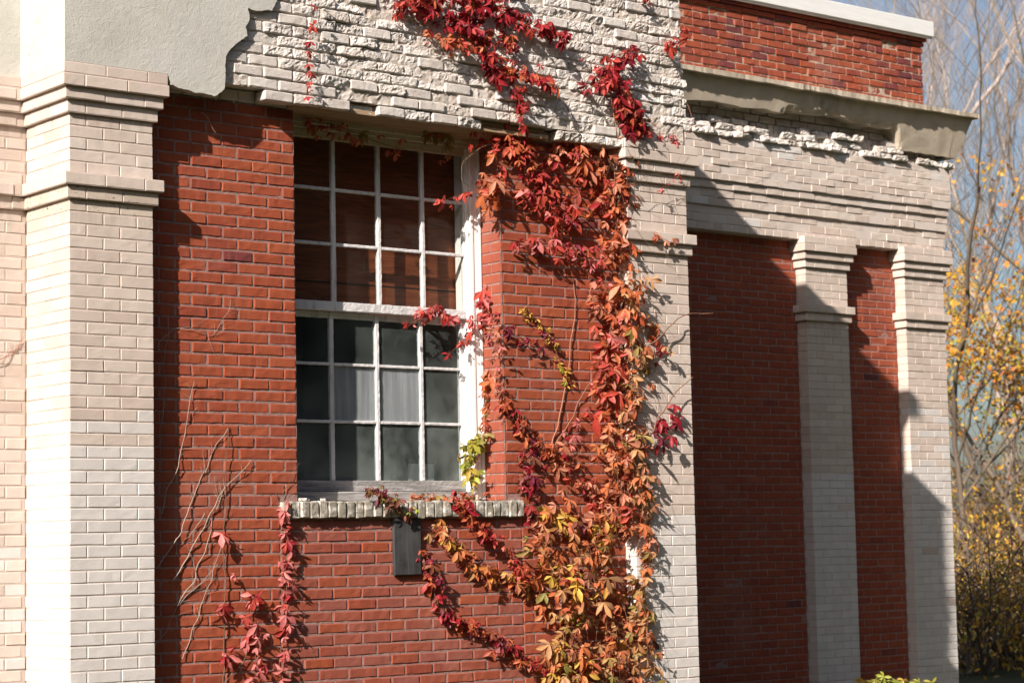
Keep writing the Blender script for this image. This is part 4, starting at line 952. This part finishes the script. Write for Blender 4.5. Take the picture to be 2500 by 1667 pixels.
# ------------------------------------------------------------------ trees beyond the wing
def grow(base, h, r0, lean, lv, seed, spread=.55, kids=(5, 6, 6, 4), upb=.35):
    rr = random.Random(seed); segs = []; tips = []
    def br(p, d, L, r, lev):
        n = max(4, int(L/.35) if lev < 2 else 4); pts = [p]; d = d.copy(); rads = [r]
        for i in range(n):
            d = d+np.array([rr.gauss(0, .10), rr.gauss(0, .10), rr.gauss(0, .07)+(.05*upb if lev else .01)]); d /= np.linalg.norm(d)
            p = p+d*L/n; pts.append(p); rads.append(r*(1-(i+1)/n*(.55 if lev == 0 else .75)))
        segs.append((np.array(pts), np.array(rads), lev))
        if lev >= lv: tips.append((pts[-1], d)); tips.append((pts[len(pts)//2], d)); return
        nk = kids[lev]
        for k in range(nk):
            t = rr.uniform(.28 if lev == 0 else .15, 1.0); i = min(n-1, int(t*n)); q = pts[i]+(pts[i+1]-pts[i])*(t*n-i)
            a = rr.uniform(0, 2*math.pi); sd = np.array([math.cos(a), math.sin(a), 0.])
            nd = d*(1-spread)+sd*spread+np.array([0, 0, upb]); nd /= np.linalg.norm(nd)
            br(q, nd, L*rr.uniform(.42, .68), max(.0048, rads[i]*rr.uniform(.4, .62)), lev+1)
    br(np.array(base, float), np.array(lean, float)/np.linalg.norm(lean), h, r0, 0)
    return segs, tips
MAPLE = np.array([(0, 0, 0), (-.28, .10, .03), (-.5, .42, .0), (-.2, .46, .04), (-.32, .80, 0), (0, 1.0, -.05), (.32, .80, 0), (.2, .46, .04), (.5, .42, 0), (.28, .10, .03)])
def tree(label, base, h, r0, lean, seed, nleaf, pal, bark, lmax, size=.11, lv=3, **kw):
    segs, tips = grow(base, h, r0, lean, lv, seed, **kw)
    tk = MB()
    for pts, rads, lev in segs: tk.tube(pts, rads, (8, 6, 4, 3, 3)[lev], 0, .5, np.array(bark)*(1., 1.0, .95, .85, .85)[lev])
    lm = MB()
    T = [t for t in tips if t[0][2] < lmax*(.55+.45*rnd.random())]
    if T and nleaf:
        rnd.shuffle(T); T = T[:max(12, int(nleaf/9))]
        ctr = np.array([T[int(RN.integers(len(T)))][0] for _ in range(nleaf)])+RN.normal(0, 1, (nleaf, 3))*np.array([.2, .2, .13])
        nr = np.array([-.5, -.4, .7])+RN.normal(0, .6, (nleaf, 3)); nr /= np.linalg.norm(nr, axis=1)[:, None]
        tp = np.array([0, 0, -.8])+RN.normal(0, .6, (nleaf, 3)); tp -= (tp*nr).sum(1)[:, None]*nr; tp /= np.linalg.norm(tp, axis=1)[:, None]; sd = np.cross(tp, nr)
        sz = size*RN.uniform(.6, 1.25, nleaf); col = pick(pal, nleaf)*RN.uniform(.75, 1.2, (nleaf, 1))
        V = ctr[:, None]+sz[:, None, None]*(MAPLE[None, :, 0:1]*sd[:, None]+MAPLE[None, :, 1:2]*tp[:, None]+MAPLE[None, :, 2:3]*nr[:, None]*2)
        k = len(MAPLE); F = np.array([(0, 1, 2, 3), (0, 3, 4, 5), (0, 5, 6, 7), (0, 7, 8, 9)]); F = (F[None]+(np.arange(nleaf)*k)[:, None, None]).reshape(-1, 4)
        lm.add(V.reshape(-1, 3), F, 0, .5, 0., np.repeat(col, k, 0))
    t = thing('maple_tree', label, 'tree', tuple(base), 'trees beyond the wing')
    tk.build('trunk', BARK, t, True)
    if lm.n: lm.build('crown', LEAF, t, True)
    return t
PAL.update(gold=(.60, .32, .03), amber=(.56, .20, .03), lime=(.34, .33, .05), beech=(.30, .16, .07))
def gnd(x, dist):                               # ground point seen under picture column x at that distance
    d = ray(x, 1500); d = np.array([d[0], d[1], 0]); d /= np.linalg.norm(d); p = CAM+d*dist; return (p[0], p[1], 0.)
LB = (.34, .285, .23); DB = (.15, .12, .095); PB = (.40, .34, .31)
GOLD = dict(gold=4, amber=3, yellow=2, orange=1, lime=.6)
KP = dict(lv=4, kids=(8, 6, 4, 4), spread=.42, upb=.5)
tree('tall pale barked tree leaning left with twigs reaching over the white coping', gnd(2345, 46), 15.5, .125, (-.12, .05, 1), 3, 1300, GOLD, LB, 8.0, **KP)
tree('tall pale barked tree at the right edge of the picture', gnd(2440, 50), 16.5, .13, (-.12, 0, 1), 8, 1300, GOLD, LB, 8.0, **KP)
tree('slim pale barked tree rising right beside the end of the wing', gnd(2265, 54), 16, .11, (-.02, 0, 1), 12, 1100, GOLD, PB, 8.5, **KP)
tree('golden leaved maple close against the end of the wing', gnd(2226, 38), 8.0, .06, (.05, .0, 1), 15, 2300, GOLD, DB, 8.2, size=.082, lv=3, kids=(10, 8, 7), spread=.55)
tree('dark stemmed maple with yellow leaves behind the golden maple', gnd(2310, 42), 8.4, .075, (-.12, .0, 1), 21, 2300, dict(yellow=3, gold=3, lime=2, amber=1), DB, 7.4, size=.082, lv=3, kids=(10, 8, 7), spread=.6)
tree('small maple with yellow leaves low at the right edge', gnd(2410, 38), 6.0, .055, (-.1, 0, 1), 27, 1800, dict(yellow=3, gold=2, lime=3, amber=1), DB, 6.2, size=.082, lv=3, kids=(9, 8, 7), spread=.6)
for i, (x, d, lb) in enumerate(((2230, 58, 'bare grey tree in the back row just right of the wing'), (2310, 64, 'bare grey tree in the back row between the two pale barked trunks'), (2390, 60, 'bare grey tree in the back row behind the edge tree'), (2470, 66, 'bare grey tree in the back row at the far right'), (2150, 60, 'bare grey tree showing its twigs above the white coping'))):
    tree(lb, gnd(x, d), 15+i % 3, .12, (RN.normal(0, .06), 0, 1), 40+i, 600, dict(beech=3, amber=2, gold=1), PB, 10, lv=4, kids=(7, 5, 4, 3), spread=.44, upb=.5)
def shrub(label, base, h, rad, n, pal, seed):
    tk = MB(); lm = MB(); r_ = random.Random(seed)
    for k in range(26):
        a = r_.uniform(0, 2*math.pi); q = r_.uniform(.2, 1)*rad; top = np.array([base[0]+math.cos(a)*q, base[1]+math.sin(a)*q, h*r_.uniform(.5, 1.05)])
        b0 = np.array(base)+np.array([r_.gauss(0, .15), r_.gauss(0, .15), 0]); mid = (b0+top)/2+np.array([r_.gauss(0, .15), r_.gauss(0, .15), .2]); S = spline([b0, mid, top], 9); tk.tube(S, np.linspace(.022, .005, 9), 4, 0, .5, DB)
        for j in range(9):
            i = r_.randrange(3, 9); e = S[i]+np.array([r_.gauss(0, .4), r_.gauss(0, .4), r_.uniform(.0, .6)]); tk.tube([S[i], (S[i]+e)/2+np.array([0, 0, .05]), e], [.007, .005, .003], 3, 0, .5, (.16, .12, .10))
    c = np.array(base)+np.array([0, 0, h*.5])+RN.normal(0, 1, (n, 3))*np.array([rad*.5, rad*.5, h*.26]); c[:, 2] = np.maximum(c[:, 2], .1)
    nr = np.array([-.5, -.4, .7])+RN.normal(0, .6, (n, 3)); tp = np.array([0, 0, -.6])+RN.normal(0, .6, (n, 3))
    leaves(lm, c, nr, tp, (.075 if base[0] < 18.5 else .11)*RN.uniform(.6, 1.2, n), pick(pal, n), 1)
    t = thing('shrub', label, 'shrub', tuple(base), 'undergrowth below the trees'); tk.build('stem', BARK, t, True); lm.build('foliage', LEAF, t, True)
UG = dict(beech=2, olive=1.5, brown=1, lime=2, gold=3.5, yellow=2)
for i, (x, d, h_, lb) in enumerate(((2250, 39, 2.6, 'brown shrub against the foot of the wing corner'), (2310, 44, 3.0, 'brown shrub behind the wing corner shrub'), (2370, 40, 2.4, 'brown and olive shrub low in the right bottom corner'), (2430, 46, 3.2, 'taller brown shrub at the right edge'), (2280, 52, 3.6, 'tall twiggy shrub far behind the wing'), (2350, 50, 4.0, 'tall twiggy shrub in the middle of the back row'), (2450, 50, 4.2, 'tall twiggy shrub far back at the right edge'), (2238, 27.2, 1.5, 'low brown shrub nearest to the foot of the wing'), (2300, 28.5, 1.7, 'low olive shrub in front of the pale trunks'), (2375, 29.5, 1.8, 'low brown shrub in the right bottom corner'))):
    shrub(lb, gnd(x, d), h_, 2.0, 2600 if d < 30 else 1500, UG, 60+i)
# young maple shoot whose top leaves show at the lower edge
sm = MB(); lf = MB(); p0 = at(2040, 1640, 1.6); p0[2] = 0; tp0 = at(2035, 1566, 1.6)
S = spline([p0, (p0+tp0)/2+np.array([.03, 0, 0]), tp0], 12); sm.tube(S, np.linspace(.008, .003, 12), 5, 0, .5, (.2, .22, .08))
pz = np.array([at(x, y, 1.6) for x, y in ((1985, 1562), (2010, 1560), (2030, 1553), (2050, 1563), (2075, 1560), (2110, 1565), (2140, 1566), (2020, 1580), (2090, 1585))])
leaves(lf, pz, np.array([-.4, -.8, .6])+RN.normal(0, .25, (len(pz), 3)), np.array([.1, 0, -1])+RN.normal(0, .4, (len(pz), 3)), np.full(len(pz), .10), pick(dict(lime=3, yellow=2, green=1), len(pz)), 5, .3)
for q in pz: sm.tube([S[-2], (S[-2]+q)/2+np.array([0, 0, .03]), q], .002, 4, 0, .5, (.3, .3, .1))
t = thing('sapling', 'yellow green maple sapling whose top shows at the lower edge below the wing', 'sapling', tuple(p0)); sm.build('stem', STEM, t, True); lf.build('foliage', LEAF, t, True)
